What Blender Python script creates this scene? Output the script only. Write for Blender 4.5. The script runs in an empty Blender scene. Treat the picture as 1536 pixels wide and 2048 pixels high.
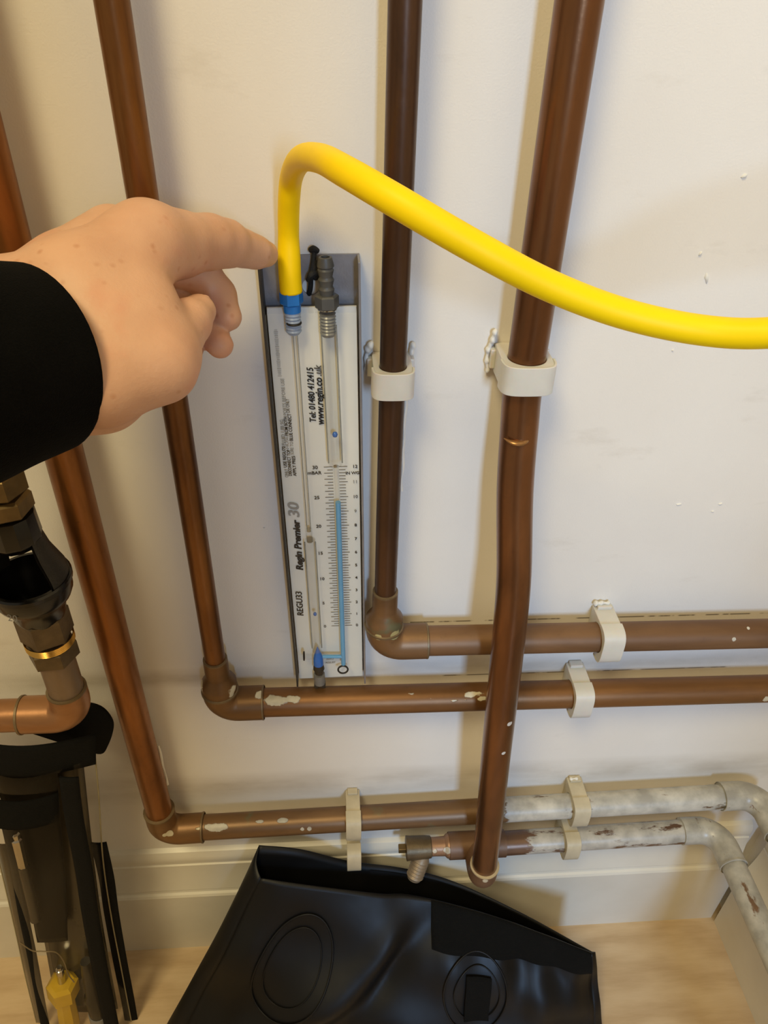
import bpy, bmesh, math, random
import numpy as np
from mathutils import Vector, Matrix
random.seed(7)
scene = bpy.context.scene
col = scene.collection

# ------------------------------------------------------------------ camera
F_PX = 1500.0
CAM = Vector((0.0, -0.40, 0.8526))
RIGHT = Vector((0.99759203, -0.06507412, 0.02398965))
UP = Vector((0.0190082, 0.5891845, 0.80777492))
FWD = Vector((0.06669957, 0.80537382, -0.5890027))
cam_data = bpy.data.cameras.new('camera')
cam = bpy.data.objects.new('camera', cam_data); col.objects.link(cam)
cam.matrix_world = Matrix(((RIGHT.x, UP.x, -FWD.x, CAM.x), (RIGHT.y, UP.y, -FWD.y, CAM.y), (RIGHT.z, UP.z, -FWD.z, CAM.z), (0, 0, 0, 1)))
cam_data.sensor_fit = 'HORIZONTAL'; cam_data.sensor_width = 36.0
cam_data.lens = 36.0 * F_PX / 1536.0
cam_data.clip_start = 0.01
scene.camera = cam

# ------------------------------------------------------------------ light
world = bpy.data.worlds.new('world'); scene.world = world; world.use_nodes = True
bg = world.node_tree.nodes['Background']
bg.inputs['Color'].default_value = (1.0, 0.86, 0.62, 1); bg.inputs['Strength'].default_value = 0.36
def area(name, loc, target, sx, sy, power, color, spread=180, shape='RECTANGLE'):
    L = bpy.data.lights.new(name, 'AREA'); L.shape = shape; L.size = sx; L.size_y = sy
    L.energy = power; L.color = color; L.spread = math.radians(spread)
    o = bpy.data.objects.new(name, L); col.objects.link(o); o.location = loc
    o.rotation_euler = (Vector(target) - Vector(loc)).to_track_quat('-Z', 'Y').to_euler()
    return o
area('ceiling_lamp', (-0.50, -1.05, 2.25), (-0.05, 0.0, 0.5), 0.60, 0.60, 25.5, (1.0, 0.83, 0.46), 180, 'DISK')
area('daylight_doorway', (0.44, -3.0, 1.45), (0.30, 0.0, 0.5), 0.34, 0.70, 23.0, (0.38, 0.62, 1.0), 120)
vs = scene.view_settings
vs.view_transform = 'Standard'; vs.look = 'None'; vs.exposure = 0.0; vs.gamma = 1.0; vs.use_curve_mapping = False

# ------------------------------------------------------------------ helpers
def ray(px, py):
    return RIGHT * (px - 768) - UP * (py - 1024) + FWD * F_PX
def at(px, py, Y=None, Z=None, X=None, dep=None):
    """a measured photo point at a known distance from the wall (Y), height (Z) or depth -> room coordinates"""
    d = ray(px, py)
    if Y is not None: t = (Y - CAM.y) / d.y
    elif Z is not None: t = (Z - CAM.z) / d.z
    elif X is not None: t = (X - CAM.x) / d.x
    else: t = dep / F_PX
    return CAM + d * t
def tag(o, label=None, cat=None, group=None, kind=None):
    if label: o['label'] = label
    if cat: o['category'] = cat
    if group: o['group'] = group
    if kind: o['kind'] = kind
    return o
def thing(name, label, cat, loc=(0, 0, 0), rot=(0, 0, 0), group=None):
    o = bpy.data.objects.new(name, None); col.objects.link(o)
    o.location = loc; o.rotation_euler = rot; o.empty_display_size = 0.02
    tag(o, label, cat, group); bpy.context.view_layer.update()
    return o
def wloc(p):
    v = Vector((0, 0, 0))
    while p is not None:
        v = v + Vector(p.location); p = p.parent
    return v

class MB:
    def __init__(s): s.v = []; s.f = []; s.mi = []
    def add(s, vs_, fs): 
        n = len(s.v); s.v += [tuple(x) for x in vs_]; s.f += [tuple(i + n for i in f) for f in fs]
    def box(s, c, d, rot=None):
        c = Vector(c); hx, hy, hz = d[0] / 2, d[1] / 2, d[2] / 2
        vv = [Vector((x, y, z)) for x in (-hx, hx) for y in (-hy, hy) for z in (-hz, hz)]
        if rot is not None: vv = [rot @ v for v in vv]
        s.add([c + v for v in vv], [(0, 1, 3, 2), (4, 6, 7, 5), (0, 4, 5, 1), (2, 3, 7, 6), (0, 2, 6, 4), (1, 5, 7, 3)])
        return s
    def tube(s, pts, radii, seg=24, caps=True, flat=None, up=None):
        pts = [Vector(p) for p in pts]; n = len(pts)
        if not hasattr(radii, '__len__'): radii = [radii] * n
        tans = []
        for i in range(n):
            a = pts[max(i - 1, 0)]; b = pts[min(i + 1, n - 1)]; t = b - a
            if t.length < 1e-9: t = tans[-1] if tans else Vector((0, 0, 1))
            tans.append(t.normalized())
        ref = Vector(up) if up else (Vector((0, 0, 1)) if abs(tans[0].z) < .9 else Vector((1, 0, 0)))
        nrm = (ref - tans[0] * ref.dot(tans[0])).normalized()
        vv = []; ff = []
        for i in range(n):
            if i: 
                nrm = nrm - tans[i] * nrm.dot(tans[i]); nrm.normalize()
            bi = tans[i].cross(nrm)
            for k in range(seg):
                a = 2 * math.pi * k / seg
                r = radii[i]; e = 1.0 if flat is None else flat
                vv.append(pts[i] + nrm * (math.cos(a) * r * e) + bi * (math.sin(a) * r))
        for i in range(n - 1):
            for k in range(seg):
                k2 = (k + 1) % seg
                ff.append((i * seg + k, i * seg + k2, (i + 1) * seg + k2, (i + 1) * seg + k))
        if caps:
            ff.append(tuple(range(seg - 1, -1, -1))); ff.append(tuple((n - 1) * seg + k for k in range(seg)))
        s.add(vv, ff); return s
    def lathe(s, base, axis, prof, seg=28, caps=False, a0=0.0, a1=2 * math.pi, ref=None):
        """prof: list of (h, r) along axis from base"""
        ax = Vector(axis).normalized(); base = Vector(base)
        rf = Vector(ref) if ref else (Vector((0, 0, 1)) if abs(ax.z) < .9 else Vector((1, 0, 0)))
        e1 = (rf - ax * rf.dot(ax)).normalized(); e2 = ax.cross(e1)
        full = abs(a1 - a0 - 2 * math.pi) < 1e-6
        m = seg if full else seg + 1
        vv = []; ff = []
        for h, r in prof:
            for k in range(m):
                a = a0 + (a1 - a0) * k / seg
                vv.append(base + ax * h + e1 * (math.cos(a) * r) + e2 * (math.sin(a) * r))
        for i in range(len(prof) - 1):
            for k in range(seg):
                k2 = (k + 1) % m if full else k + 1
                ff.append((i * m + k, i * m + k2, (i + 1) * m + k2, (i + 1) * m + k))
        if caps and full:
            ff.append(tuple(range(m - 1, -1, -1))); ff.append(tuple((len(prof) - 1) * m + k for k in range(m)))
        s.add(vv, ff); return s
    def hexnut(s, base, axis, h, r, turn=0.0, cham=0.0016):
        ax = Vector(axis).normalized(); prof = [(0, r - cham * 1.2), (cham, r), (h - cham, r), (h, r - cham * 1.2)]
        return s.lathe(base, ax, prof, seg=6, caps=True, a0=turn, a1=turn + 2 * math.pi)
    def prism(s, poly, d):
        """extrude closed 3D polygon by vector d"""
        n = len(poly); d = Vector(d); a = [Vector(p) for p in poly]; b = [p + d for p in a]
        s.add(a + b, [tuple(range(n - 1, -1, -1)), tuple(range(n, 2 * n))] + [(i, (i + 1) % n, n + (i + 1) % n, n + i) for i in range(n)])
        return s
    def grid(s, fn, nu, nv):
        vv = [fn(i / nu, j / nv) for j in range(nv + 1) for i in range(nu + 1)]
        ff = [(j * (nu + 1) + i, j * (nu + 1) + i + 1, (j + 1) * (nu + 1) + i + 1, (j + 1) * (nu + 1) + i) for j in range(nv) for i in range(nu)]
        s.add(vv, ff); return s
    def build(s, name, mat, parent=None, smooth=True, angle=35, bevel=0, local=False, solid=0, sub=0, off=-1):
        me = bpy.data.meshes.new(name)
        o0 = Vector((0, 0, 0)) if (local or parent is None) else wloc(parent)
        me.from_pydata([tuple(Vector(v) - o0) for v in s.v], [], s.f)
        me.update()
        bm = bmesh.new(); bm.from_mesh(me); bmesh.ops.recalc_face_normals(bm, faces=bm.faces); bm.to_mesh(me); bm.free()
        me.materials.append(mat)
        o = bpy.data.objects.new(name, me); col.objects.link(o)
        if parent is not None: o.parent = parent
        if solid:
            m = o.modifiers.new('solid', 'SOLIDIFY'); m.thickness = solid; m.offset = off
        if bevel:
            m = o.modifiers.new('bevel', 'BEVEL'); m.width = bevel; m.segments = 2; m.limit_method = 'ANGLE'; m.angle_limit = math.radians(40)
        if sub:
            m = o.modifiers.new('sub', 'SUBSURF'); m.levels = sub; m.render_levels = sub
        if smooth:
            for p in me.polygons: p.use_smooth = True
            if not sub and angle < 180:
                try: me.set_sharp_from_angle(angle=math.radians(angle))
                except Exception: pass
        return o
def arc(a, corner, b, n=10, rad=None):
    """points of a rounded corner between straight legs a-corner-b"""
    a, corner, b = Vector(a), Vector(corner), Vector(b)
    d1 = (a - corner).normalized(); d2 = (b - corner).normalized()
    half = math.acos(max(-1, min(1, d1.dot(d2)))) / 2
    c = corner + (d1 + d2).normalized() * (rad / math.sin(half)); tl = rad / math.tan(half)
    p1 = corner + d1 * tl; p2 = corner + d2 * tl
    v1 = p1 - c; v2 = p2 - c; th = math.acos(max(-1, min(1, v1.normalized().dot(v2.normalized()))))
    return [c + (v1 * math.sin((1 - k / n) * th) + v2 * math.sin(k / n * th)) / math.sin(th) for k in range(n + 1)]
def spline(pts, n=8):
    pts = [Vector(p) for p in pts]; out = []
    P = [pts[0] * 2 - pts[1]] + pts + [pts[-1] * 2 - pts[-2]]
    for i in range(1, len(P) - 2):
        for k in range(n):
            t = k / n; p0, p1, p2, p3 = P[i - 1], P[i], P[i + 1], P[i + 2]
            out.append(0.5 * ((2 * p1) + (p2 - p0) * t + (2 * p0 - 5 * p1 + 4 * p2 - p3) * t * t + (3 * p1 - p0 - 3 * p2 + p3) * t ** 3))
    out.append(pts[-1]); return out

# ------------------------------------------------------------------ materials
def lin(c): 
    return tuple((x / 255 / 12.92 if x / 255 <= .04045 else ((x / 255 + .055) / 1.055) ** 2.4) for x in c) + (1,)
class NT:
    def __init__(s, name):
        s.m = bpy.data.materials.new(name); s.m.use_nodes = True; s.t = s.m.node_tree
        s.b = s.t.nodes['Principled BSDF']; s.out = s.t.nodes['Material Output']
    def n(s, typ, **k):
        nd = s.t.nodes.new(typ)
        for a, b in k.items(): setattr(nd, a, b)
        return nd
    def l(s, a, b): s.t.links.new(a, b)
    def pos(s): return s.n('ShaderNodeNewGeometry').outputs['Position']
    def mapping(s, src, scale=(1, 1, 1), loc=(0, 0, 0)):
        m = s.n('ShaderNodeMapping'); m.inputs['Scale'].default_value = scale; m.inputs['Location'].default_value = loc
        s.l(src, m.inputs['Vector']); return m.outputs['Vector']
    def noise(s, src, scale, detail=4, rough=.55, dist=0):
        m = s.n('ShaderNodeTexNoise'); m.inputs['Scale'].default_value = scale; m.inputs['Detail'].default_value = detail
        m.inputs['Roughness'].default_value = rough; m.inputs['Distortion'].default_value = dist
        s.l(src, m.inputs['Vector']); return m.outputs['Fac']
    def ramp(s, src, stops):
        r = s.n('ShaderNodeValToRGB'); e = r.color_ramp.elements
        while len(e) < len(stops): e.new(.5)
        for i, (p, c) in enumerate(stops): e[i].position = p; e[i].color = c if len(c) == 4 else tuple(c) + (1,)
        s.l(src, r.inputs['Fac']); return r.outputs['Color']
    def math(s, op, a, b=None, clamp=False):
        m = s.n('ShaderNodeMath', operation=op, use_clamp=clamp)
        for i, x in enumerate((a, b)):
            if x is None: continue
            if isinstance(x, (int, float)): m.inputs[i].default_value = x
            else: s.l(x, m.inputs[i])
        return m.outputs[0]
    def mix(s, fac, a, b):
        m = s.n('ShaderNodeMix', data_type='RGBA')
        for i, x in ((0, fac), (6, a), (7, b)):
            if isinstance(x, (int, float)): m.inputs[i].default_value = x
            elif isinstance(x, tuple): m.inputs[i].default_value = x
            else: s.l(x, m.inputs[i])
        return m.outputs[2]
    def mr(s, src, a, b, c=0.0, d=1.0):
        m = s.n('ShaderNodeMapRange'); m.clamp = True
        for i, x in enumerate((a, b, c, d)): m.inputs[i + 1].default_value = x
        s.l(src, m.inputs[0]); return m.outputs[0]
    def bump(s, h, strength=.2, dist=.001):
        b = s.n('ShaderNodeBump'); b.inputs['Strength'].default_value = strength; b.inputs['Distance'].default_value = dist
        s.l(h, b.inputs['Height']); s.l(b.outputs['Normal'], s.b.inputs['Normal']); return b
    def set(s, **k):
        for a, v in k.items():
            i = s.b.inputs[a.replace('_', ' ')]
            if isinstance(v, (int, float, tuple)): i.default_value = v
            else: s.l(v, i)
        return s.m
def plain(name, c, rough=.5, metal=0, bump=0, bscale=400, var=.12, **k):
    t = NT(name); p = t.n('ShaderNodeTexCoord').outputs['Object']; nz = t.noise(p, 60, 5)
    c = lin(c); a = tuple(x * (1 - var) for x in c[:3]) + (1,); b = tuple(min(1, x * (1 + var)) for x in c[:3]) + (1,)
    t.set(Base_Color=t.ramp(nz, [(.3, a), (.7, b)]), Roughness=rough, Metallic=metal, **k)
    if bump: t.bump(t.noise(p, bscale, 3), bump, .0006)
    return t.m

def copper(name, dark, light, rough=.42, metal=.55, splashes=(), paint=None, green=0.0, pc=(214, 203, 178), scale=26, vertical=False):
    """tarnished copper; splashes: (x, y, z, radius) pale spots, mostly of wall paint; paint: (axis, start, end) painted-over length"""
    t = NT(name); p = t.pos()
    stretch = t.mapping(p, (1, 1, .25) if vertical else (.3, 1, 1))
    n1 = t.noise(stretch, scale, 6, .6, .4); n2 = t.noise(p, 180, 5, .7)
    base = t.ramp(n1, [(.28, lin(dark)), (.72, lin(light))])
    base = t.mix(t.mr(n2, .62, .78, 0, .35), base, lin((60, 42, 30)))
    if green: base = t.mix(t.math('MULTIPLY', t.mr(t.noise(p, 45, 4), .6, .72), green), base, lin((92, 112, 88)))
    mask = None
    for (x, y, z, r, *ex) in splashes:
        d0 = t.n('ShaderNodeVectorMath', operation='SUBTRACT'); t.l(p, d0.inputs[0]); d0.inputs[1].default_value = (x, y, z)
        d1 = t.n('ShaderNodeVectorMath', operation='MULTIPLY'); t.l(d0.outputs[0], d1.inputs[0]); d1.inputs[1].default_value = (ex[0] if ex else 1, 1, 1)
        d = t.n('ShaderNodeVectorMath', operation='LENGTH'); t.l(d1.outputs[0], d.inputs[0])
        dd = t.math('ADD', d.outputs['Value'], t.math('MULTIPLY', t.math('SUBTRACT', t.noise(p, 130, 3), .5), r * 1.6))
        mk = t.mr(dd, r * .85, r, 1, 0)
        mask = mk if mask is None else t.math('MAXIMUM', mask, mk)
    if paint:
        ax, a, b, amt = paint
        sx = t.n('ShaderNodeSeparateXYZ'); t.l(p, sx.inputs[0])
        g = t.mr(sx.outputs[ax], a, b, 0, 1)
        nz = t.noise(t.mapping(p, (.35, 1, 1) if ax == 0 else (1, .35, 1)), 75, 6, .68)
        e = t.math('ADD', g, t.math('SUBTRACT', nz, 1.0 - amt))
        mk = t.mr(e, .46, .52, 0, 1)
        mask = mk if mask is None else t.math('MAXIMUM', mask, mk)
    sp = t.noise(p, 420, 2)
    if mask is not None:
        pcol = t.ramp(t.noise(p, 60, 4), [(.35, lin(tuple(int(c * .80) for c in pc))), (.65, lin(pc))])
        base = t.mix(mask, base, pcol)
        t.set(Metallic=t.math('MULTIPLY', t.math('SUBTRACT', 1.0, mask), metal), Roughness=rough)
        t.bump(t.math('ADD', t.math('MULTIPLY', mask, 1.2), t.math('MULTIPLY', n2, .25)), .5, .0006)
    else:
        t.set(Metallic=metal, Roughness=t.math('ADD', rough, t.math('MULTIPLY', t.math('SUBTRACT', n2, .5), .25)))
        t.bump(n2, .12, .0005)
    t.set(Base_Color=base)
    return t.m

M = {}
# wall plaster
def wall_mat():
    t = NT('painted_plaster'); p = t.pos()
    n1 = t.noise(p, 6, 4); c = t.ramp(n1, [(.3, lin((226, 219, 208))), (.7, lin((233, 227, 217)))])
    c = t.mix(t.mr(t.noise(t.mapping(p, (1, 1, 2.5)), 14, 6, .65), .60, .72, 0, .35), c, lin((205, 196, 182)))
    # pencil setting-out lines at the two pipe heights, broken, and uneven darker bands along the pipe runs
    sx = t.n('ShaderNodeSeparateXYZ'); t.l(p, sx.inputs[0]); X, Z = sx.outputs[0], sx.outputs[2]
    for zc, a, b, sc in ((.4580, .055, .40, 60), (.3985, .075, .33, 32)):
        zz = t.math('ADD', Z, t.math('MULTIPLY', X, .004))
        ln = t.mr(t.math('ABSOLUTE', t.math('SUBTRACT', zz, zc)), .00035, .0008, 1, 0)
        br = t.mr(t.noise(t.mapping(p, (1, 0, 0)), sc, 3), .44, .50, 0, 1)
        lim = t.math('MULTIPLY', t.math('GREATER_THAN', X, a), t.math('LESS_THAN', X, b))
        c = t.mix(t.math('MULTIPLY', t.math('MULTIPLY', ln, br), t.math('MULTIPLY', lim, .8)), c, lin((90, 78, 62)))
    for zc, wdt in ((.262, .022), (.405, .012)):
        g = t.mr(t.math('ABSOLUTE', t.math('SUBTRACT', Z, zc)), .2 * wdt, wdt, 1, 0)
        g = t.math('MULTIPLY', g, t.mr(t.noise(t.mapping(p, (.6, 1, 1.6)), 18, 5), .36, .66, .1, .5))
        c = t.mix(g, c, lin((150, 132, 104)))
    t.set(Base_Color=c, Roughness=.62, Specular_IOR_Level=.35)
    h = t.math('ADD', t.noise(p, 900, 3), t.math('MULTIPLY', t.noise(t.mapping(p, (1, 1, .35)), 90, 5), 1.2))
    t.bump(h, .22, .0006); return t.m
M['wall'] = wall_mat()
def skirting_mat():
    t = NT('gloss_skirting'); p = t.pos()
    c = t.ramp(t.noise(p, 12, 5), [(.3, lin((214, 207, 192))), (.7, lin((226, 220, 206)))])
    t.set(Base_Color=c, Roughness=.33); t.bump(t.noise(t.mapping(p, (.2, 1, 1)), 160, 4), .10, .0005); return t.m
M['skirt'] = skirting_mat()
M['blocker'] = plain('dull_blocker_paint', (150, 134, 108), .7, var=.05)
def floor_mat():
    t = NT('oak_laminate'); p = t.pos(); q = t.mapping(p, (1.0, 7.0, 1))
    w = t.n('ShaderNodeTexWave', wave_type='BANDS', bands_direction='Y'); t.l(t.mapping(p, (.6, 1, 1)), w.inputs['Vector'])
    w.inputs['Scale'].default_value = 9; w.inputs['Distortion'].default_value = 9; w.inputs['Detail'].default_value = 3; w.inputs['Detail Scale'].default_value = 1.2
    n = t.noise(q, 26, 8, .65)
    f = t.math('ADD', t.math('MULTIPLY', w.outputs['Fac'], .30), t.math('MULTIPLY', n, .75))
    c = t.ramp(f, [(.25, lin((186, 158, 122))), (.6, lin((202, 176, 140))), (.9, lin((212, 188, 154)))])
    t.set(Base_Color=c, Roughness=.42); t.bump(n, .08, .0005); return t.m
M['floor'] = floor_mat()
M['copA'] = copper('tarnished_copper_narrow', (84, 52, 26), (144, 96, 50), vertical=True, metal=.7, rough=.34, scale=34)
M['copC'] = copper('dark_tarnished_copper', (56, 38, 26), (92, 64, 44), rough=.34, metal=.6, vertical=True)
M['copB'] = copper('warm_tarnished_copper', (108, 66, 32), (168, 110, 58), vertical=True, metal=.7, rough=.34, scale=34)
M['copD'] = copper('polished_brown_copper', splashes=[(.1225, -.065, .418, .0022), (.1215, -.065, .385, .0016)], pc=(230, 224, 214), dark=(82, 53, 33), light=(138, 92, 56), rough=.26, metal=.75, scale=34, vertical=True)
M['clip'] = plain('translucent_nylon', (208, 203, 192), .42, var=.05, Subsurface_Weight=.25, Subsurface_Scale=.004)
M['clip_old'] = plain('dirty_nylon', (190, 178, 150), .5, var=.14, bump=.1)
M['paintblob'] = plain('white_paint_lump', (224, 220, 210), .5, var=.05, bump=.2)
M['brass'] = plain('tarnished_brass', (122, 100, 62), .36, .7, bump=.2, bscale=250, var=.3)
M['brass_dull'] = plain('dull_brass', (98, 82, 58), .45, .55, bump=.35, bscale=300, var=.35)
M['brass_thread'] = plain('bright_brass_thread', (206, 160, 80), .25, .9)
M['solder'] = plain('grey_solder', (118, 100, 74), .45, .5, bump=.4, bscale=350, var=.25)
M['black_plastic'] = plain('black_gloss_plastic', (9, 9, 9), .22, bump=.05)
M['black_inside'] = plain('black_matt_plastic', (7, 7, 7), .6)
M['steel'] = plain('grey_channel_steel', (150, 147, 148), .4, .6, bump=.12, bscale=700, var=.18)
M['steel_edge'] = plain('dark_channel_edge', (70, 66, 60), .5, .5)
M['chrome'] = plain('chrome', (200, 196, 188), .14, 1.0)
M['white_back'] = plain('white_backing', (226, 221, 209), .5, var=.02)
M['blue'] = plain('blue_nylon', (22, 108, 190), .38, var=.08)
M['greyplug'] = plain('dark_grey_nylon', (74, 74, 72), .45, var=.08, bump=.1)
M['cord'] = plain('black_braided_cord', (16, 16, 17), .8, bump=.6, bscale=1200)
M['rubber'] = plain('black_rubber', (12, 12, 12), .5)
M['ink'] = plain('black_ink', (18, 17, 17), .6)
M['ink_faded'] = plain('worn_grey_ink', (150, 147, 140), .6, var=.2)
M['ink_mid'] = plain('half_worn_ink', (92, 89, 84), .6, var=.3)
M['fluid'] = plain('pale_blue_fluid', (98, 160, 200), .2, var=.06)
M['fluid_dark'] = plain('deep_blue_fluid', (20, 96, 180), .2, var=.1)
def clear(name, tint, ior=1.45, alpha=.06, rough=.03):
    t = NT(name); tr = t.n('ShaderNodeBsdfTransparent'); tr.inputs['Color'].default_value = tint
    gl = t.n('ShaderNodeBsdfGlossy'); gl.inputs['Roughness'].default_value = rough; gl.inputs['Color'].default_value = (1, 1, 1, 1)
    fr = t.n('ShaderNodeFresnel'); fr.inputs['IOR'].default_value = ior
    ff = t.math('MULTIPLY', fr.outputs[0], t.math('SUBTRACT', 1.0, t.n('ShaderNodeNewGeometry').outputs['Backfacing']))
    mx = t.n('ShaderNodeMixShader'); t.l(ff, mx.inputs[0]); t.l(tr.outputs[0], mx.inputs[1]); t.l(gl.outputs[0], mx.inputs[2])
    t.l(mx.outputs[0], t.out.inputs['Surface']); return t.m
M['acrylic'] = clear('clear_acrylic', (.995, 1, 1, 1), 1.33, rough=.10)
M['vinyl'] = clear('clear_vinyl', (.87, .85, .81, 1), 1.18, rough=.08)
M['bore_edge_shade'] = plain('grey_bore_edge_shade', (120, 120, 112), .3)
M['bore'] = clear('tube_bore', (.955, .96, .96, 1), 1.75, rough=.12)
M['hose'] = plain('yellow_hose_rubber', (250, 212, 0), .5, var=.02, Specular_IOR_Level=.22)
def vinyl_black():
    t = NT('black_vinyl'); p = t.n('ShaderNodeTexCoord').outputs['Object']
    t.set(Base_Color=t.ramp(t.noise(p, 8, 4), [(.3, lin((5, 5, 5))), (.7, lin((9, 8, 8)))]), Roughness=t.mr(t.noise(p, 14, 3), .3, .7, .42, .58), Specular_IOR_Level=.3)
    t.bump(t.noise(p, 22, 3, .4), .25, .004); return t.m
M['vinyl_black'] = vinyl_black()
M['webbing'] = plain('black_hook_and_loop', (12, 12, 11), .95, Specular_IOR_Level=.15, bump=.9, bscale=1500)
M['fabric_black'] = plain('black_binding', (7, 7, 6), .85, Specular_IOR_Level=.2, bump=.5, bscale=1100)
M['yellow_plastic'] = plain('yellow_plastic', (214, 176, 12), .4, var=.06)
M['black_tool'] = plain('black_tool_plastic', (22, 21, 20), .35)
M['grey_tool'] = plain('pale_grey_plastic', (140, 142, 148), .5)
def skin():
    t = NT('skin'); p = t.n('ShaderNodeTexCoord').outputs['Object']
    c = t.ramp(t.noise(p, 26, 4), [(.3, lin((200, 152, 122))), (.7, lin((214, 170, 140)))])
    vo = t.n('ShaderNodeTexVoronoi'); vo.inputs['Scale'].default_value = 150; t.l(t.mapping(p, (1, 1, 1)), vo.inputs['Vector'])
    fk = t.math('MULTIPLY', t.mr(vo.outputs['Distance'], .06, .24, 1, 0), t.mr(t.noise(p, 70, 2), .50, .60, 0, .50))
    c = t.mix(fk, c, lin((176, 116, 78)))
    c = t.mix(t.mr(t.noise(t.mapping(p, (1, 1, 1), (3, 1, 2)), 38, 3), .55, .75, 0, .35), c, lin((208, 128, 100)))
    t.set(Base_Color=c, Roughness=.5, Subsurface_Weight=.10, Subsurface_Scale=.004, Specular_IOR_Level=.4)
    t.b.inputs['Subsurface Radius'].default_value = (1.0, .35, .2)
    h = t.math('ADD', t.noise(p, 700, 3), t.math('MULTIPLY', t.noise(p, 120, 3), 1.5)); t.bump(h, .18, .0008); return t.m
M['skin'] = skin()
M['nail'] = plain('fingernail', (226, 176, 150), .3, var=.04)
M['sleeve'] = plain('black_knit_sleeve', (5, 5, 5), .95, Specular_IOR_Level=.1, bump=.8, bscale=1600, var=.3)

# ------------------------------------------------------------------ the room
XR = 0.4293            # right wall plane
def slab(name, c, d, mat, **k):
    o = MB().box(c, d).build(name, mat, smooth=False, **k); tag(o, kind='structure'); return o
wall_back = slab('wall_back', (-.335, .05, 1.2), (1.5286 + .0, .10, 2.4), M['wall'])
wall_back['label'] = 'cream painted plaster wall behind the copper pipes'
wall_right = slab('wall_right', (XR + .05, -.6, 1.2), (.10, 1.4, 2.4), M['wall'])
wall_right['label'] = 'cream painted side wall meeting the pipe wall at the right'
flo = slab('floor', (-.3, -.60, -.025), (1.70, 1.6, .05), M['floor'])
flo['label'] = 'pale oak effect laminate floor'
o = slab('daylight_blocker', (-.10, -1.19, 1.2), (.50, .08, 2.4), M['blocker']); o['label'] = 'plain dull brown slab added behind the viewer to block daylight'  # added slab out of view, keeps daylight off the left of the wall
PROF = [(0, 0), (.0150, 0), (.0150, .1040), (.0138, .1065), (.0118, .1080), (.0112, .1105), (.0122, .1130), (.0098, .1240), (.0078, .1400), (.0075, .1490),
        (.0062, .1500), (.0062, .1515), (.0072, .1545), (.0066, .1620), (.0042, .1670), (0, .1690)]
o = MB().prism([(-1.10, -a, z) for a, z in PROF], (1.10 + .4126, 0, 0)).build('baseboard_back', M['skirt'], angle=25)
tag(o, 'cream gloss skirting board below the pipe wall', kind='structure')
o = MB().prism([(XR - a, -1.25, z) for a, z in PROF], (0, 1.2310, 0)).build('baseboard_right', M['skirt'], angle=25)
tag(o, 'cream skirting board on the right hand wall', kind='structure')
# lumps of loose paint on the wall (parts of the wall)
for (px, py, a, b, rz) in ((1488, 352, .0022, .0014, .5), (1400, 507, .0016, .0008, 1.3), (1413, 556, .0036, .0014, 1.9), (1357, 1008, .0022, .0006, .2), (1440, 1007, .0018, .0005, .4), (1425, 1022, .0012, .0005, .2), (528, 1055, .0008, .0006, 0), (1345, 700, .0008, .0005, 1)):
    p = at(px, py, Y=0.0); mb = MB()
    n = 9; ring = []
    for k in range(n):
        t_ = 2 * math.pi * k / n; r_ = 1 + random.uniform(-.25, .25)
        u, v = a * r_ * math.cos(t_), b * r_ * math.sin(t_)
        ring.append((p.x + u * math.cos(rz) - v * math.sin(rz), .0005, p.z + u * math.sin(rz) + v * math.cos(rz)))
    top = [((x - p.x) * .6 + p.x, -.0009, (z - p.z) * .6 + p.z) for x, _, z in ring]
    mb.add(ring + top + [(p.x, -.0011, p.z)], [(k, (k + 1) % n, n + (k + 1) % n, n + k) for k in range(n)] + [(n + k, n + (k + 1) % n, 2 * n) for k in range(n)])
    mb.build('paint_chip', M['paintblob'], wall_back, angle=60)

# ------------------------------------------------------------------ copper pipe runs
R15, R22 = .0074, .0110
def ring_at(mb, p, axis, r, w=.0012, h=.0009):
    mb.lathe(Vector(p) - Vector(axis).normalized() * w, axis, [(0, r), (w * .4, r + h), (w * 1.6, r + h), (w * 2, r)], 28)

# run A : narrow riser, reducing elbow, wide horizontal
zA, xA, yA = .3975, -.0872, -.0200
xAe = .42
def hz(x, z0, slope): return z0 + slope * x
A = thing('copper_pipe_run', 'narrow copper riser beside the hand, turning by a reducing elbow under the gauge', 'pipe', (xA, yA, zA))
MB().tube([(xA, yA, zA + .047), (xA, yA, 1.9)], R15).build('riser_pipe', M['copA'], A)
mA = copper('copper_with_pale_splashes', (92, 66, 38), (138, 100, 60), metal=.5, pc=(222, 212, 184), splashes=[(-.073, -.030, zA + .022, .007), (-.0985, -.022, zA + .024, .005), (-.058, -.023, zA + .012, .004), (.385, -.031, zA - .002, .0035)])  # pale blotches on the elbow and reducer
mb = MB(); mb.lathe((xA, yA, zA + .0125), (0, 0, 1), [(0, .0128), (.009, .0130), (.0125, .0130), (.0185, .0092), (.0215, .0088), (.034, .0088), (.036, .0086), (.0362, R15 - .0002)], 28)
mb.build('reducer', mA, A)
mb = MB(); pts = [(xA, yA, zA + .016)] + arc((xA, yA, zA + .05), (xA, yA, zA), (xA + .05, yA, zA), 10, .0135) + [(xA + .031, yA, zA)]
mb.tube(pts, [.0130] * len(pts), 28); mb.build('elbow', mA, A, angle=60)
mb = MB(); ring_at(mb, (xA, yA, zA + .0165), (0, 0, 1), .0129); mb.build('solder_ring', M['solder'], A)
mb = MB(); ring_at(mb, (xA, yA, zA + .0488), (0, 0, 1), R15, .0010, .0013); mb.build('solder_ring', M['solder'], A)
mb = MB(); ring_at(mb, (xA + .031, yA, zA), (1, 0, 0), .0128, .0008, .0004); mb.build('solder_ring', M['solder'], A)
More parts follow.
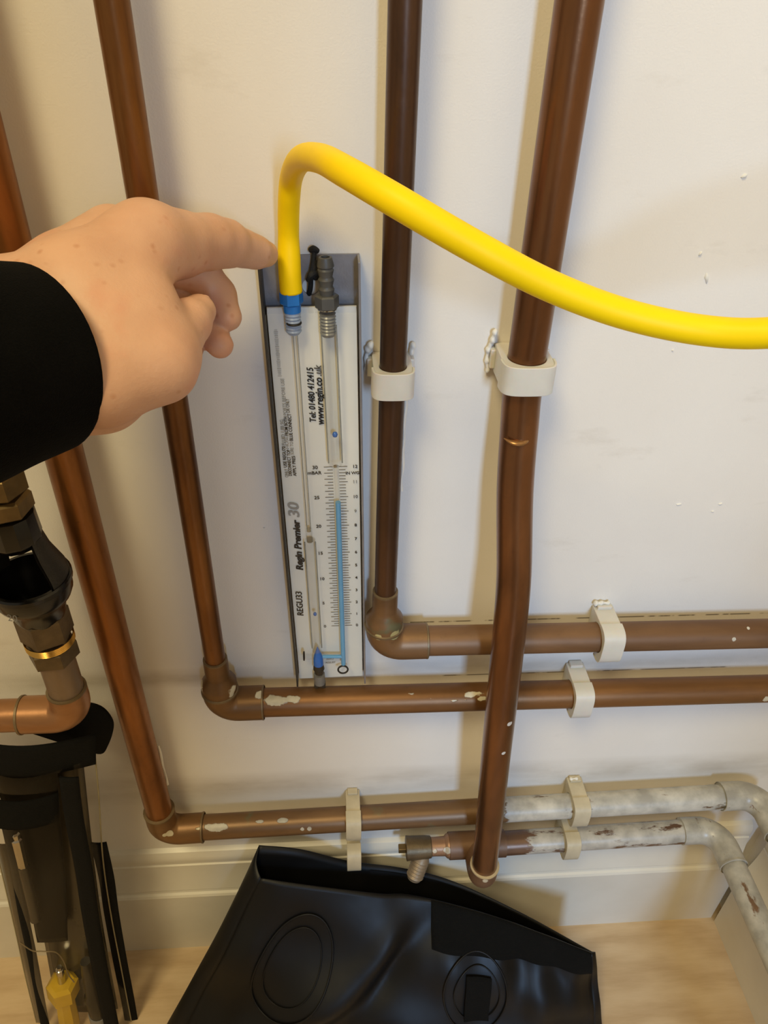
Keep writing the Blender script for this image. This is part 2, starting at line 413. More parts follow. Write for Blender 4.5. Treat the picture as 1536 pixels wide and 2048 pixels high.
mhA = copper('brown_copper_scraped', (100, 66, 34), (146, 102, 58), metal=.5, pc=(206, 194, 166), splashes=[(-.045, -.0265, zA + .0095, .0042, .4), (-.034, -.0260, zA + .0100, .0032, .4), (.060, -.0245, zA + .0105, .0018, .12), (.073, -.0285, zA + .0075, .0014, .16), (.090, -.0300, zA + .0055, .0016, .14), (.103, -.0265, zA + .009, .0030, .4), (.110, -.029, zA + .006, .0022, .5), (.337, -.031, zA - .005, .003), (.31, -.024, zA + .011, .002)])
MB().tube([(xA + .026, yA, zA), (xAe, yA, zA - .0058)], R22, 28).build('horizontal_pipe', mhA, A)

# run C : narrow riser right of the gauge
zC, xC, yC = .4587, .0340, -.0200
Cc = thing('copper_pipe_run', 'dark narrow copper riser right of the gauge with elbow and upper horizontal pipe', 'pipe', (xC, yC, zC))
MB().tube([(xC, yC, zC + .047), (xC, yC, 1.9)], R15).build('riser_pipe', M['copC'], Cc)
mC = copper('greenish_copper_elbow', (92, 68, 44), (136, 102, 68), metal=.45, green=.6, pc=(206, 190, 130), splashes=[(.041, -.031, zC + .018, .0045), (.029, -.032, zC + .017, .003), (.062, -.030, zC + .004, .002)])
mb = MB(); mb.lathe((xC, yC, zC + .0125), (0, 0, 1), [(0, .0128), (.009, .0130), (.0125, .0130), (.0185, .0092), (.0215, .0088), (.034, .0088), (.036, .0086), (.0362, R15 - .0002)], 28)
mb.build('reducer', mC, Cc)
mb = MB(); pts = [(xC, yC, zC + .016)] + arc((xC, yC, zC + .05), (xC, yC, zC), (xC + .05, yC, zC), 10, .0135) + [(xC + .031, yC, zC)]
mb.tube(pts, [.0130] * len(pts), 28); mb.build('elbow', mC, Cc, angle=60)
mb = MB(); ring_at(mb, (xC, yC, zC + .0165), (0, 0, 1), .0129); mb.build('solder_ring', M['solder'], Cc)
mb = MB(); ring_at(mb, (xC, yC, zC + .0488), (0, 0, 1), R15, .0010, .0013); mb.build('solder_ring', M['solder'], Cc)
mb = MB(); ring_at(mb, (xC + .031, yC, zC), (1, 0, 0), .0128, .0008, .0004); mb.build('solder_ring', M['solder'], Cc)
mhC = copper('dusty_brown_copper', (104, 74, 48), (140, 104, 70), metal=.4, rough=.5, pc=(222, 214, 196), splashes=[(.29, -.030, .4605, .0016), (.302, -.024, .4655, .0011)])
MB().tube([(xC + .026, yC, zC), (xAe, yC, zC - .0045)], R22, 28).build('horizontal_pipe', mhC, Cc)
# bead of paint down the right flank of the riser
mb = MB(); pp = []
for k in range(22):
    z = .655 - k * .0031; pp.append((xC + R15 + .0003 + .0004 * math.sin(k * .9), -.0185, z))
mb.tube(pp, [.0006 + .0009 * abs(math.sin(k * .33 + .4)) for k in range(22)], 8); mb.build('paint_bead', M['paintblob'], Cc)

# run B : wide riser at the left, long low horizontal, painted right part
xB, yB, zB = -.1545, -.0200, .2318
xBR = .385
def zb(x): return .2325 + .0225 * (x - xB)
Bm = copper('copper_with_paint_flecks', (96, 68, 40), (136, 100, 62), metal=.45, pc=(224, 212, 180), splashes=[(-.1485, -.030, zB + .036, .0025), (-.146, -.031, zB + .012, .0035), (-.1505, -.032, zB + .012, .002), (-.121, -.0265, .2420, .002, .5)])
B = thing('copper_pipe_run', 'wide copper riser at far left running into the low horizontal pipe above the skirting', 'pipe', (xB, yB, zB))
MB().tube([(xB, yB, zB + .022), (xB, yB, 1.9)], R22, 28).build('riser_pipe', M['copB'], B)
mb = MB(); pts = [(xB, yB, zB + .030)] + arc((xB, yB, zB + .06), (xB, yB, zB), (xB + .06, yB, zb(xB + .06)), 10, .0150) + [(xB + .034, yB, zb(xB + .034))]
mb.tube(pts, [.0127] * len(pts), 28); mb.build('elbow', Bm, B, angle=60)
mb = MB(); ring_at(mb, (xB, yB, zB + .030), (0, 0, 1), R22, .0011, .0022); mb.build('solder_ring', M['solder'], B)
mb = MB(); ring_at(mb, (xB + .034, yB, zb(xB + .034)), (1, 0, .0), .0124, .0010, .0008); mb.build('solder_ring', M['solder'], B)
mhB = copper('half_painted_copper', (90, 66, 42), (132, 100, 66), metal=.4, green=.5, pc=(196, 191, 178), paint=(0, .128, .152, .125), splashes=[(-.108, -.0265, .2425, .0036, .35), (-.033, -.030, .2395, .002), (-.0265, -.030, .2395, .002), (-.05, -.024, .245, .002, .4), (-.07, -.024, .245, .0016, .4)])
MB().tube([(xB + .028, yB, zb(xB + .028)), (xBR - .03, yB, zb(xBR - .03))], R22, 28).build('horizontal_pipe', mhB, B)
M['paintedpipe'] = copper('silver_painted_pipe', (100, 76, 54), (140, 106, 76), metal=.2, rough=.34, pc=(188, 183, 170), paint=(1, .4, .0, .11))
M['paintedpipe'].name = 'silver_painted_pipe'
zBr = zb(xBR)
mb = MB(); pts = [(xBR - .036, yB, zBr)] + arc((xBR - .1, yB, zBr), (xBR, yB, zBr), (xBR, yB - .1, zBr - .003), 10, .020) + [(xBR, yB - .038, zBr - .001)]
mb.tube(pts, [.0128] * len(pts), 28); mb.build('elbow', M['paintedpipe'], B, angle=60)
MB().tube([(xBR, yB - .030, zBr), (xBR - .002, -.95, zBr - .030)], R22, 28).build('return_pipe', M['paintedpipe'], B)
mb = MB(); ring_at(mb, (xBR, yB - .0385, zBr - .001), (0, 1, 0), .0124, .0010, .0007); mb.build('solder_ring', M['paintedpipe'], B)
mb = MB(); ring_at(mb, (xBR - .036, yB, zBr), (1, 0, 0), .0124, .0010, .0006); mb.build('solder_ring', M['paintedpipe'], B)

# run D : wide riser on the right, offset forward, elbow, tee with drain cock, painted return
xD, yD = .1080, -.0215
xD2, yD2 = .1275, -.0545
zD = .1862
xDR = .3600
def zd(x): return .1850 + .030 * (x - .126)
D = thing('copper_pipe_run', 'wide copper riser with a kinked bend, ending in a tee and drain cock', 'pipe', (xD2, yD2, zD))
pts = spline([(xD, yD, 1.9), (xD, yD, 1.4), (xD, yD, .90), (xD, yD, .72), (xD, yD, .665), at(1039, 850, Y=yD - .0025), at(1030, 984, Y=-.0315), at(1028, 1145, Y=-.0425), at(1021, 1240, Y=-.0490), at(1010, 1346, Y=-.0535), at(993, 1500, Y=-.0545), at(979, 1640, Y=-.0545), (xD2, yD2, zD + .016)], 6)
MB().tube(pts, [.0106 if p.z > .66 else .0111 for p in pts], 32).build('riser_pipe', M['copD'], D, angle=80)
# pinched crease on the front of the first bend
mb = MB(); cpt = at(1037, 887, Y=-.0366)
mb.tube([cpt + Vector((.0078 * s, .0040 * s * s + .0001, .0012 * s * s)) for s in [k / 6 for k in range(-6, 7)]], [.0003 + .0017 * (1 - (k / 6) ** 2) for k in range(-6, 7)], 10, flat=.8)
mb.build('bend_crease', copper('bright_crease', (128, 90, 52), (160, 116, 68), metal=.55, rough=.28), D)
mT = copper('brown_copper_tee', (94, 68, 48), (134, 102, 76), metal=.4, rough=.5, pc=(206, 190, 160), splashes=[(xD2 - .001, yD2 - .012, zD + .019, .003)])
mb = MB(); pts = [(xD2, yD2, zD + .024)] + arc((xD2, yD2, zD + .05), (xD2, yD2, zD), (xD2, yD2 + .05, zD), 10, .0135) + [(xD2, -.0225, zD)]
mb.tube(pts, [.0122] * len(pts), 28); mb.build('elbow', mT, D, angle=60)
mb = MB(); mb.tube([(xD2 - .026, -.0215, zD), (xD2 + .027, -.0215, zD)], .0124, 28)
mb.build('tee', mT, D)
mb = MB(); ring_at(mb, (xD2, yD2, zD + .024), (0, 0, 1), .0108, .0012, .0022); mb.build('solder_ring', plain('pale_solder_ring', (196, 178, 142), .4, .4, bump=.4), D)
# reducer stub and drain cock
xt = xD2 - .026
mb = MB(); mb.lathe((xt, -.0215, zD), (-1, 0, -.01), [(-.002, .0105), (.0, .0112), (.002, .0108), (.004, .0088), (.014, .0084), (.019, .0088)], 24); mb.build('reducer', copper('soldered_stub', (120, 84, 58), (168, 130, 98), metal=.4, pc=(210, 196, 170), splashes=[(xt - .003, -.030, zD + .006, .004), (xt - .014, -.030, zD + .006, .0035)]), D)
ck = MB(); ck.lathe((xt - .016, -.0215, zD - .0002), (-1, 0, -.02), [(0, .0082), (.001, .0098), (.006, .0104), (.020, .0108), (.024, .0112), (.0245, .0090), (.0246, 0)], 24)
cko = ck.build('drain_cock', M['brass_dull'], D)
ck = MB(); ck.box((xt - .0435, -.0215, zD - .0006), (.0075, .0062, .0062)); ck.build('spindle', M['brass'], cko, smooth=False, bevel=.0005)
tl = Vector((-.010, -.012, -.030)).normalized(); tb = Vector((xt - .024, -.024, zD - .006))
prof = [(0, .0058)]
for k in range(6): prof += [(.005 + k * .0036, .0060), (.007 + k * .0036, .0068), (.0083 + k * .0036, .0058)]
prof += [(.0285, .0054), (.0286, .0036)]
MB().lathe(tb, tl, [(h_ * 1.0, r_ * 1.22) for h_, r_ in prof], 22).build('hose_tail', plain('pale_brass_tail', (138, 120, 96), .5, .4, bump=.3), cko, angle=50)
mhD = copper('half_painted_lower_copper', (88, 64, 48), (128, 98, 76), metal=.35, rough=.35, pc=(190, 184, 172), paint=(0, .120, .185, .09))
MB().tube([(xD2 + .020, -.0215, zd(xD2 + .02)), (xDR - .03, -.0215, zd(xDR - .03))], R22, 28).build('horizontal_pipe', mhD, D)
zDr = zd(xDR)
mb = MB(); pts = [(xDR - .036, -.0215, zDr)] + arc((xDR - .1, -.0215, zDr), (xDR, -.0215, zDr), (xDR, -.12, zDr), 10, .020) + [(xDR, -.058, zDr)]
mb.tube(pts, [.0124] * len(pts), 28); mb.build('elbow', M['paintedpipe'], D, angle=60)
MB().tube([(xDR, -.05, zDr), (xDR, -.95, zDr)], R22, 28).build('return_pipe', M['paintedpipe'], D)
mb = MB(); ring_at(mb, (xDR, -.058, zDr), (0, 1, 0), .0121, .0010, .0007); mb.build('solder_ring', M['paintedpipe'], D)

# ------------------------------------------------------------------ pipe clips
def clip(name, label, centre, axis, r, w, mat, standoff=.021, group='nylon pipe clips on the wall', lug=1, gap=.0033, wall_at=0.0, side=None):
    """ring clip: block from the wall, round seat for the pipe, strap over the front"""
    c = Vector(centre); ax = Vector(axis).normalized(); o = Vector((0, -1, 0)); sd = ax.cross(o).normalized()
    if sd.z < -.5 or (abs(sd.z) < .5 and sd.x < 0): sd = -sd
    back = (wall_at - c.y)            # distance pipe centre -> wall (positive)
    root = thing(name, label, 'pipe clip', (c.x, wall_at, c.z), group=group)
    R = r + gap; N = 40; outer = []; inner = []
    for k in range(N):
        a = 2 * math.pi * k / N; cs, so = math.cos(a), math.sin(a)       # cs along side, so along outward
        hw = R * 1.02
        ex = 4.0
        rr = 1.0 / ((abs(cs) / hw) ** ex + (abs(so) / R) ** ex) ** (1 / ex) if so >= -.05 else min(hw / max(abs(cs), 1e-6), (back - .0003) / max(abs(so), 1e-6))
        outer.append((cs * rr, so * rr)); inner.append((cs * (r + .00005), so * (r + .00005)))
    def ext(mb, ring_o, ring_i, w0, w1):
        n = len(ring_o); vv = []
        for ww in (w0, w1):
            for q in (ring_o, ring_i):
                vv += [c + sd * x + o * y + ax * ww for x, y in q]
        ff = []
        for k in range(n):
            k2 = (k + 1) % n
            ff += [(k, k2, 2 * n + k2, 2 * n + k), (n + k, 3 * n + k, 3 * n + k2, n + k2), (k, n + k, n + k2, k2), (2 * n + k, 2 * n + k2, 3 * n + k2, 3 * n + k)]
        mb.add(vv, ff)
    mb = MB(); ext(mb, outer, inner, -w / 2, w / 2)
    mb.build('clip_body', mat, root, angle=40, bevel=.0005)
    # front strap, a little proud of the body
    so_, si_ = [], []
    for k in range(25):
        a = math.pi * (.04 + .92 * k / 24); cs, sn = math.cos(a), math.sin(a); hw = R * 1.02
        rr = 1.0 / ((abs(cs) / hw) ** 4 + (abs(sn) / R) ** 4) ** .25
        so_.append((cs * (rr + .0011), sn * (rr + .0011))); si_.append((cs * (rr - .0004), sn * (rr - .0004)))
    poly = so_ + si_[::-1]
    mb = MB(); mb.prism([c + sd * x + o * y + ax * (-w / 2 - .0004) for x, y in poly], ax * (w + .0008)); mb.build('strap', mat, root, angle=40, bevel=.0003)
    # latch nib and base foot
    for sgn in ((1, -1) if lug == 2 else (1,)):
        p = c + sd * (sgn * (R * 1.02 + .0012)) - o * (back - .0035)
        mb = MB(); d = sd * .0030; e = o * .0060; g = ax * (w * .72)
        mb.add([p + d * a + e * b + g * k for a in (-.5, .5) for b in (-.5, .5) for k in (-.5, .5)], [(0, 1, 3, 2), (4, 6, 7, 5), (0, 4, 5, 1), (2, 3, 7, 6), (0, 2, 6, 4), (1, 5, 7, 3)])
        mb.build('latch', mat, root, smooth=False, bevel=.0006)
    return root
def smin(a, b, k):
    h = np.clip(.5 + .5 * (b - a) / k, 0, 1); return b + (a - b) * h - k * h * (1 - h)
def surface_nets(D, org, h):
    S = D < 0; nx, ny, nz = D.shape
    c = [(0, 0, 0), (1, 0, 0), (0, 1, 0), (1, 1, 0), (0, 0, 1), (1, 0, 1), (0, 1, 1), (1, 1, 1)]
    sl = lambda A, o: A[o[0]:nx - 1 + o[0], o[1]:ny - 1 + o[1], o[2]:nz - 1 + o[2]]
    cnt = sum(sl(S, o).astype(np.int8) for o in c); act = (cnt > 0) & (cnt < 8)
    idx = -np.ones(act.shape, np.int64); I = np.argwhere(act); idx[act] = np.arange(len(I))
    acc = np.zeros((len(I), 3)); num = np.zeros(len(I))
    for i in range(8):
        for j in range(i + 1, 8):
            if sum(abs(a - b) for a, b in zip(c[i], c[j])) != 1: continue
            da = sl(D, c[i])[act]; db = sl(D, c[j])[act]; m = (da < 0) != (db < 0)
            t = np.where(m, da / np.where(m, da - db, 1), 0)
            p = np.array(c[i]) + t[:, None] * (np.array(c[j]) - np.array(c[i]))
            acc[m] += p[m]; num[m] += 1
    V = (I + acc / num[:, None]) * h + org
    Fs = []
    for ax in range(3):
        u, v = [(1, 2), (2, 0), (0, 1)][ax]
        A = [slice(None)] * 3; B_ = [slice(None)] * 3; A[ax] = slice(0, -1); B_[ax] = slice(1, None)
        ch = S[tuple(A)] != S[tuple(B_)]
        E0 = np.argwhere(ch)
        E0 = E0[(E0[:, u] > 0) & (E0[:, v] > 0) & (E0[:, u] < D.shape[u] - 1) & (E0[:, v] < D.shape[v] - 1)]
        du = np.zeros(3, int); dv = np.zeros(3, int); du[u] = 1; dv[v] = 1
        q = [idx[tuple((E0 - a).T)] for a in (0 * du, du, du + dv, dv)]
        Q = np.stack(q, 1); flip = S[tuple(E0.T)]; Q[~flip] = Q[~flip][:, ::-1]; Fs.append(Q)
    return V, np.concatenate(Fs)
def lump(parent, pts, mat=None, name='paint_lump'):
    """one run-together blob of paint"""
    P = np.array([list(p) for p, r in pts]); lo = P.min(0) - .005; hi = P.max(0) + .005; h = .0005
    n = ((hi - lo) / h).astype(int) + 1
    g = np.stack(np.meshgrid(*[np.arange(k, dtype=np.float32) * h + lo[i] for i, k in enumerate(n)], indexing='ij'), -1)
    d = None
    for i, (p, r) in enumerate(pts):
        e = np.linalg.norm((g - np.array(list(p), np.float32)) * np.array([1, .8, .8], np.float32), axis=-1) - r
        d = e if d is None else smin(d, e, .0022)
    for (p, _), (q, __) in zip(pts[:-1], pts[1:]):
        A3 = np.array(list(p), np.float32); ba = np.array(list(q), np.float32) - A3
        if np.linalg.norm(ba) > .012: continue
        hh = np.clip(((g - A3) @ ba) / float(ba @ ba), 0, 1); d = smin(d, np.linalg.norm(g - A3 - hh[..., None] * ba, axis=-1) - .0010, .001)
    V, Fq = surface_nets(d + .0002 * np.sin(g[..., 2] * 900) * np.sin(g[..., 0] * 1300 + g[..., 2] * 500), lo, h)
    mb = MB(); mb.add([Vector(v) for v in V.tolist()], Fq.tolist()); return mb.build(name, mat or M['paintblob'], parent, angle=180)
k1 = clip('pipe_clip', 'white nylon clip on the narrow riser right of the gauge', (xC, yC, .6665), (0, 0, 1), R15, .0150, M['clip'], lug=2)
lump(k1, [((xC - .0115, -.0045, .6800), .0018), ((xC - .0132, -.0035, .6770), .0018), ((xC - .0140, -.0025, .671), .0014), ((xC - .0138, -.0025, .664), .0012)])
lump(k1, [((xC + .0118, -.004, .675), .0014), ((xC + .0125, -.0035, .679), .0018)])
k2 = clip('pipe_clip', 'large white nylon clip on the wide kinked riser', (xD, yD, .6715), (0, 0, 1), .0106, .0160, M['clip'], lug=2)
lump(k2, [((xD - .0155, -.004, .687), .0016), ((xD - .0162, -.0035, .682), .0016), ((xD - .0178, -.0025, .676), .0016), ((xD - .0180, -.0025, .669), .0014), ((xD - .0168, -.0025, .663), .0012)])
k3 = clip('pipe_clip', 'white nylon clip on the upper horizontal pipe at right', (.1985, yC, zC - .0045 * (.1985 - xC) / .386), (1, 0, 0), R22, .0150, M['clip'])
lump(k3, [((.192, -.003, .4748), .0017), ((.196, -.003, .4752), .0014), ((.2015, -.003, .475), .0012)])
k4 = clip('pipe_clip', 'white nylon clip on the middle horizontal pipe, below another clip', (.1885, yA, zA - .0058 * (.1885 - xA) / .507), (1, 0, 0), R22, .0140, M['clip'])
xq = .2150
k5 = clip('pipe_clip', 'paint-marked clip on the silver pipe nearest the corner, upper of a pair', (xq, yB, zb(xq)), (1, 0, 0), R22, .0140, M['clip_old'])
lump(k5, [((xq - .004, -.004, zb(xq) + .0165), .0016), ((xq + .001, -.004, zb(xq) + .0168), .0014)])
k6 = clip('pipe_clip', 'paint-marked clip on the lower silver pipe, lower of the pair', (xq + .001, -.0215, zd(xq)), (1, 0, 0), R22, .0130, M['clip_old'])
xk = .0120
k7 = clip('pipe_clip', 'yellowed upper clip of a pair on the low copper pipe above the bag', (xk, yB, zb(xk)), (1, 0, 0), R22, .0125, M['clip_old'])
k8 = clip('pipe_clip', 'yellowed empty clip hanging below another clip above the bag', (xk + .0005, -.0215, .1868), (1, 0, 0), .0108, .0120, M['clip_old'])

# ------------------------------------------------------------------ tundish assembly at far left
xE, yE, zE = -.1765, -.0600, .4415
E_ = thing('tundish_pipe', 'black plastic tundish with brass nuts over a copper elbow at far left', 'pipe fitting', (xE, yE, zE))
UPV = (0, 0, 1)
mE = copper('bright_copper_elbow', (128, 86, 54), (178, 130, 88), metal=.55, rough=.36)
pts = [(xE, yE, zE + .024)] + arc((xE, yE, zE + .06), (xE, yE, zE), (xE - .06, yE, zE), 10, .0140) + [(xE - .034, yE, zE)]
MB().tube(pts, .0126, 28).build('elbow', mE, E_, angle=60)
MB().tube([(xE - .028, yE, zE), (xE - .34, yE, zE - .001)], R22, 28).build('outlet_pipe', mE, E_)
mb = MB(); ring_at(mb, (xE, yE, zE + .024), UPV, .0112, .0010, .0015); mb.build('solder_ring', M['solder'], E_)
mb = MB(); ring_at(mb, (xE - .034, yE, zE), (1, 0, 0), .0122, .0012, .0010); mb.build('solder_ring', M['solder'], E_)
MB().tube([(xE, yE, zE + .016), (xE, yE, .512)], R22, 28).build('tail_pipe', copper('greyed_copper', (104, 88, 70), (140, 118, 96), metal=.4, vertical=True), E_)
def z_at(py, px=100): return at(px, py, Y=yE).z
def nut(name, z0, z1, r, mat, turn=.2):
    return MB().hexnut((xE, yE, z0), UPV, z1 - z0, r, turn).build(name, mat, E_, angle=20)
nut('compression_nut', .4960, .5095, .0152, M['brass_dull'], .1)
prof = []
for k in range(5): prof += [(k * .0013, .0140), (k * .0013 + .0006, .0148)]
MB().lathe((xE, yE, .5093), UPV, prof, 28).build('thread', M['brass_thread'], E_)
nut('hex_collar', .5150, .5350, .0156, M['brass_dull'], .45)
# funnel cup
cup = MB(); cup.lathe((xE, yE, .5320), UPV, [(0, .0135), (.004, .0150), (.010, .0160), (.016, .0205), (.020, .0222), (.0265, .0226), (.0275, .0236), (.0300, .0236), (.0310, .0226), (.0310, .0206), (.021, .0190), (.012, .0125), (.004, .0090)], 40)
cupo = cup.build('funnel_cup', M['black_plastic'], E_, angle=30)
# two cheeks joining cup and neck, open at the front
for a0, a1 in ((-.62, .75), (math.pi - .75, math.pi + .45)):
    mb = MB(); mb.lathe((xE, yE, .561), UPV, [(0, .0222), (.006, .0218), (.020, .0165), (.031, .0142), (.031, .0118), (.018, .0135), (.005, .0195), (0, .0200)], 12, a0=a0, a1=a1, ref=(1, 0, 0))
    mb.build('cheek', plain('dusty_black_plastic', (34, 31, 27), .5, bump=.4, bscale=500, var=.3), E_, angle=30)
MB().lathe((xE, yE, .5905), UPV, [(-.004, .0080), (-.004, .0108), (0, .0140), (.002, .0146), (.018, .0140), (.0185, .0120), (.0185, .0085)], 12).build('neck', M['black_plastic'], E_, angle=25)
nut('upper_collar', .6090, .6205, .0148, M['brass'], .35)
nut('upper_nut', .6220, .6365, .0150, M['brass'], .1)
MB().lathe((xE, yE, .6365), UPV, [(0, .0128), (.0025, .0136), (.004, .0120), (.0042, .0078)], 28).build('olive_ring', M['brass'], E_)
MB().tube([(xE, yE, .630), (xE, yE, .95)], .0078, 24).build('inlet_pipe', plain('scuffed_plated_pipe', (140, 128, 114), .4, .7, bump=.3, var=.3), E_)
def text_mesh(name, body, size, mat, parent, loc, rot, shear=0, offset=0, align='LEFT', extrude=.00004, space=1.0, sx=1.0):
    cu = bpy.data.curves.new(name, 'FONT'); cu.body = body; cu.size = size; cu.shear = shear; cu.offset = offset; cu.align_x = align; cu.extrude = extrude
    cu.resolution_u = 3; cu.space_character = space
    tmp = bpy.data.objects.new(name, cu); col.objects.link(tmp); bpy.context.view_layer.update()
    dg = bpy.context.evaluated_depsgraph_get(); me = bpy.data.meshes.new_from_object(tmp.evaluated_get(dg)); bpy.data.objects.remove(tmp)
    me.materials.clear(); me.materials.append(mat)
    o = bpy.data.objects.new(name, me); col.objects.link(o); o.location = loc; o.rotation_euler = rot; o.scale = (sx, 1, 1)
    if parent is not None: o.parent = parent
    return o
text_mesh('lettering', '20', .0062, M['ink_faded'], cupo, (-.0050, -.0225, .5490 - zE), (math.radians(78), 0, math.radians(-12)), align='CENTER')

# ------------------------------------------------------------------ the pressure gauge
GO = Vector((-.0044, 0, .4092)); GT = -.0182
G = thing('manometer_gauge', 'clear acrylic pressure gauge with blue fluid column in a grey metal channel', 'gauge', GO, (0, GT, 0))
def gl(px, py, y):
    p = at(px, py, Y=y) - GO; c_, s_ = math.cos(GT), math.sin(GT)
    return Vector((p.x * c_ - p.z * s_, y, p.x * s_ + p.z * c_))
W2, HG = .0262, .3200
# channel back with the hanging hole
hc = gl(622, 573, -.0016); hr = .0047
mb = MB(); N = 32; outer = []; 
x0, x1, z0, z1 = -W2, W2, .0, HG
ys = (-.0003, -.0018)
ring = [(hc.x + hr * math.cos(2 * math.pi * k / N), hc.z + hr * math.sin(2 * math.pi * k / N)) for k in range(N)]
def onrect(k):
    a = 2 * math.pi * k / N; cx, cz = math.cos(a), math.sin(a); b = .012
    m_ = max(abs(cx), abs(cz)); return (hc.x + cx / m_ * b, hc.z + cz / m_ * b)
sq = [onrect(k) for k in range(N)]
for yy in ys: mb.v += [(x, yy, z) for x, z in ring] + [(x, yy, z) for x, z in sq]
for k in range(N):
    k2 = (k + 1) % N
    mb.f += [(k, k2, N + k2, N + k), (2 * N + k, 3 * N + k, 3 * N + k2, 2 * N + k2), (k, 2 * N + k, 2 * N + k2, k2)]
b = .012
for (a0, a1, c0, c1) in ((x0, hc.x - b, z0, z1), (hc.x + b, x1, z0, z1), (hc.x - b, hc.x + b, z0, hc.z - b), (hc.x - b, hc.x + b, hc.z + b, z1)):
    mb.box(((a0 + a1) / 2, -.00105, (c0 + c1) / 2), (a1 - a0, .0015, c1 - c0))
mb.build('channel_back', M['steel'], G, local=True, smooth=False)
for s in (-1, 1):
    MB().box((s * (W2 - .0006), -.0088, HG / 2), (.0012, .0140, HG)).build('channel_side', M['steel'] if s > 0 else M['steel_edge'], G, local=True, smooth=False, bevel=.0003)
# white backing and clear block
BT = .2945; BW = .0240; by0, by1 = -.0095, -.0215
MB().box((0, -.0085, BT / 2 + .001), (2 * BW, .0016, BT - .002)).build('white_backing', M['white_back'], G, local=True, smooth=False)
MB().box((0, (by0 + by1) / 2 - .0001, BT / 2 + .001), (2 * BW, by0 - by1, BT)).build('acrylic_block', M['acrylic'], G, local=True, smooth=False, bevel=.0010)
ym = -.0148
PY = by0 - .0004       # print plane on the backing
# bores
def bore(name, a, b_, r, mat, seg=20):
    return MB().tube([gl(*a, ym), gl(*b_, ym)], r, seg).build(name, mat, G, local=True, angle=40)
bore('left_bore', (589, 650), (618, 1062), .0014, M['bore'])
bore('left_joint', (618, 1058), (620, 1082), .0022, M['bore'])
bore('left_reservoir', (620, 1080), (634, 1300), .0037, M['bore'])
bore('right_reservoir', (657, 645), (671, 928), .0043, M['bore'])
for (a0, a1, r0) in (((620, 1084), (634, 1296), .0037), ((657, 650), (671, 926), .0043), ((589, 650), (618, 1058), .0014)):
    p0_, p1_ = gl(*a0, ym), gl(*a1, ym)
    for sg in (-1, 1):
        o_ = Vector((sg * (r0 - .0002), 0, 0)); MB().tube([p0_ + o_, p1_ + o_], .00042 if r0 > .002 else .00022, 8).build('bore_edge_shade', M['bore_edge_shade'], G, local=True)  # grey rods stand in for the dark refraction along the bore sides
bore('right_bore', (672, 932), (676, 1006), .0016, M['bore'])
bore('fluid_column', (676, 1004), (687, 1328), .0017, M['fluid'])
bore('fluid_cross_bore', (645, 1313), (686, 1313), .0014, M['fluid'])
def bead(name, px, py, r, mat, st=1.3):
    c = gl(px, py, ym - .001); MB().lathe(c, (0, 0, 1), [(-r * st, .0001), (-r * st * .7, r * .75), (0, r), (r * st * .7, r * .75), (r * st, .0001)], 14).build(name, mat, G, local=True, angle=90)
bead('fluid_drop', 670, 869, .0017, M['fluid_dark'], 1.1); bead('fluid_drop', 630, 1228, .0013, M['fluid_dark'], 1.2)
c = gl(637, 1326, ym - .001)
MB().lathe(c, (0, 0, 1), [(-.001, .0038), (.005, .0036), (.009, .0028), (.014, .0012), (.017, .0003)], 18, caps=True).build('fluid_pool', M['fluid_dark'], G, local=True)
MB().lathe(c, (0, 0, 1), [(.003, .0001), (.0012, .0026), (-.002, .0038), (-.006, .0042), (-.0062, .0034), (-.0100, .0034)], 20, caps=True).build('bottom_plug', M['rubber'], G, local=True)
for sx in (-1, 1):
    MB().box((c.x + sx * .0027, c.y, .0022), (.0032, .006, .0036)).build('plug_slot_half', M['rubber'], G, local=True, smooth=False, bevel=.0008)
MB().lathe(Vector((c.x, c.y, .004)), (0, 0, 1), [(0, .0042), (.0095, .0042)], 20, caps=True).build('plug_barrel', plain('grey_nylon_plug', (112, 110, 106), .5), G, local=True)
def oring(px, py, axis, R_, r_):
    cc = gl(px, py, ym - .002); MB().lathe(cc, axis, [(r_ * math.sin(t), R_ + r_ * math.cos(t)) for t in [2 * math.pi * k / 8 for k in range(9)]], 24).build('o_ring', M['rubber'], G, local=True, angle=90)
oring(686, 1339, (0, 0, 1), .0036, .0007); oring(608, 1312, (1, 0, 0), .0030, .0006); oring(588, 646, (0, 0, 1), .0036, .0006)
bore('side_bore', (598, 1313), (626, 1313), .0022, M['bore'])
# connectors
def fit(px0, py0, px1, py1): return gl(px0, py0, ym), gl(px1, py1, ym)
bc = gl(586, 640, ym); bx = bc.x
zt = BT + .001
MB().lathe((bx, ym, zt - .0135), (0, 0, 1), [(0, .0030)] + sum([[(.001 + k * .0018, .0038), (.0019 + k * .0018, .0044)] for k in range(6)], []) + [(.013, .0040)], 24, caps=True).build('blue_thread', plain('pale_blue_thread', (150, 164, 186), .35), G, local=True)
bl = MB(); bl.lathe((bx, ym, zt - .001), (0, 0, 1), [(0, .0046), (.0040, .0048)], 24, caps=True); bl.hexnut((bx, ym, zt + .003), (0, 0, 1), .0072, .0062, .2, .0008)
bl.build('blue_connector', M['blue'], G, local=True, angle=30)
gx = gl(655, 630, ym).x
MB().lathe((gx, ym, zt - .0150), (0, 0, 1), [(0, .0034)] + sum([[(.001 + k * .0018, .0038), (.0019 + k * .0018, .0045)] for k in range(7)], []), 24, caps=True).build('grey_thread', plain('clear_grey_thread', (120, 120, 116), .3), G, local=True)
gb = MB(); gb.hexnut((gx, ym, zt + .0004), (0, 0, 1), .0075, .0064, .1, .0008)
prof = [(.0075, .0040)]
for k in range(3): prof += [(.0095 + k * .0062, .0036), (.0125 + k * .0062, .0042), (.0136 + k * .0062, .0044), (.0150 + k * .0062, .0037)]
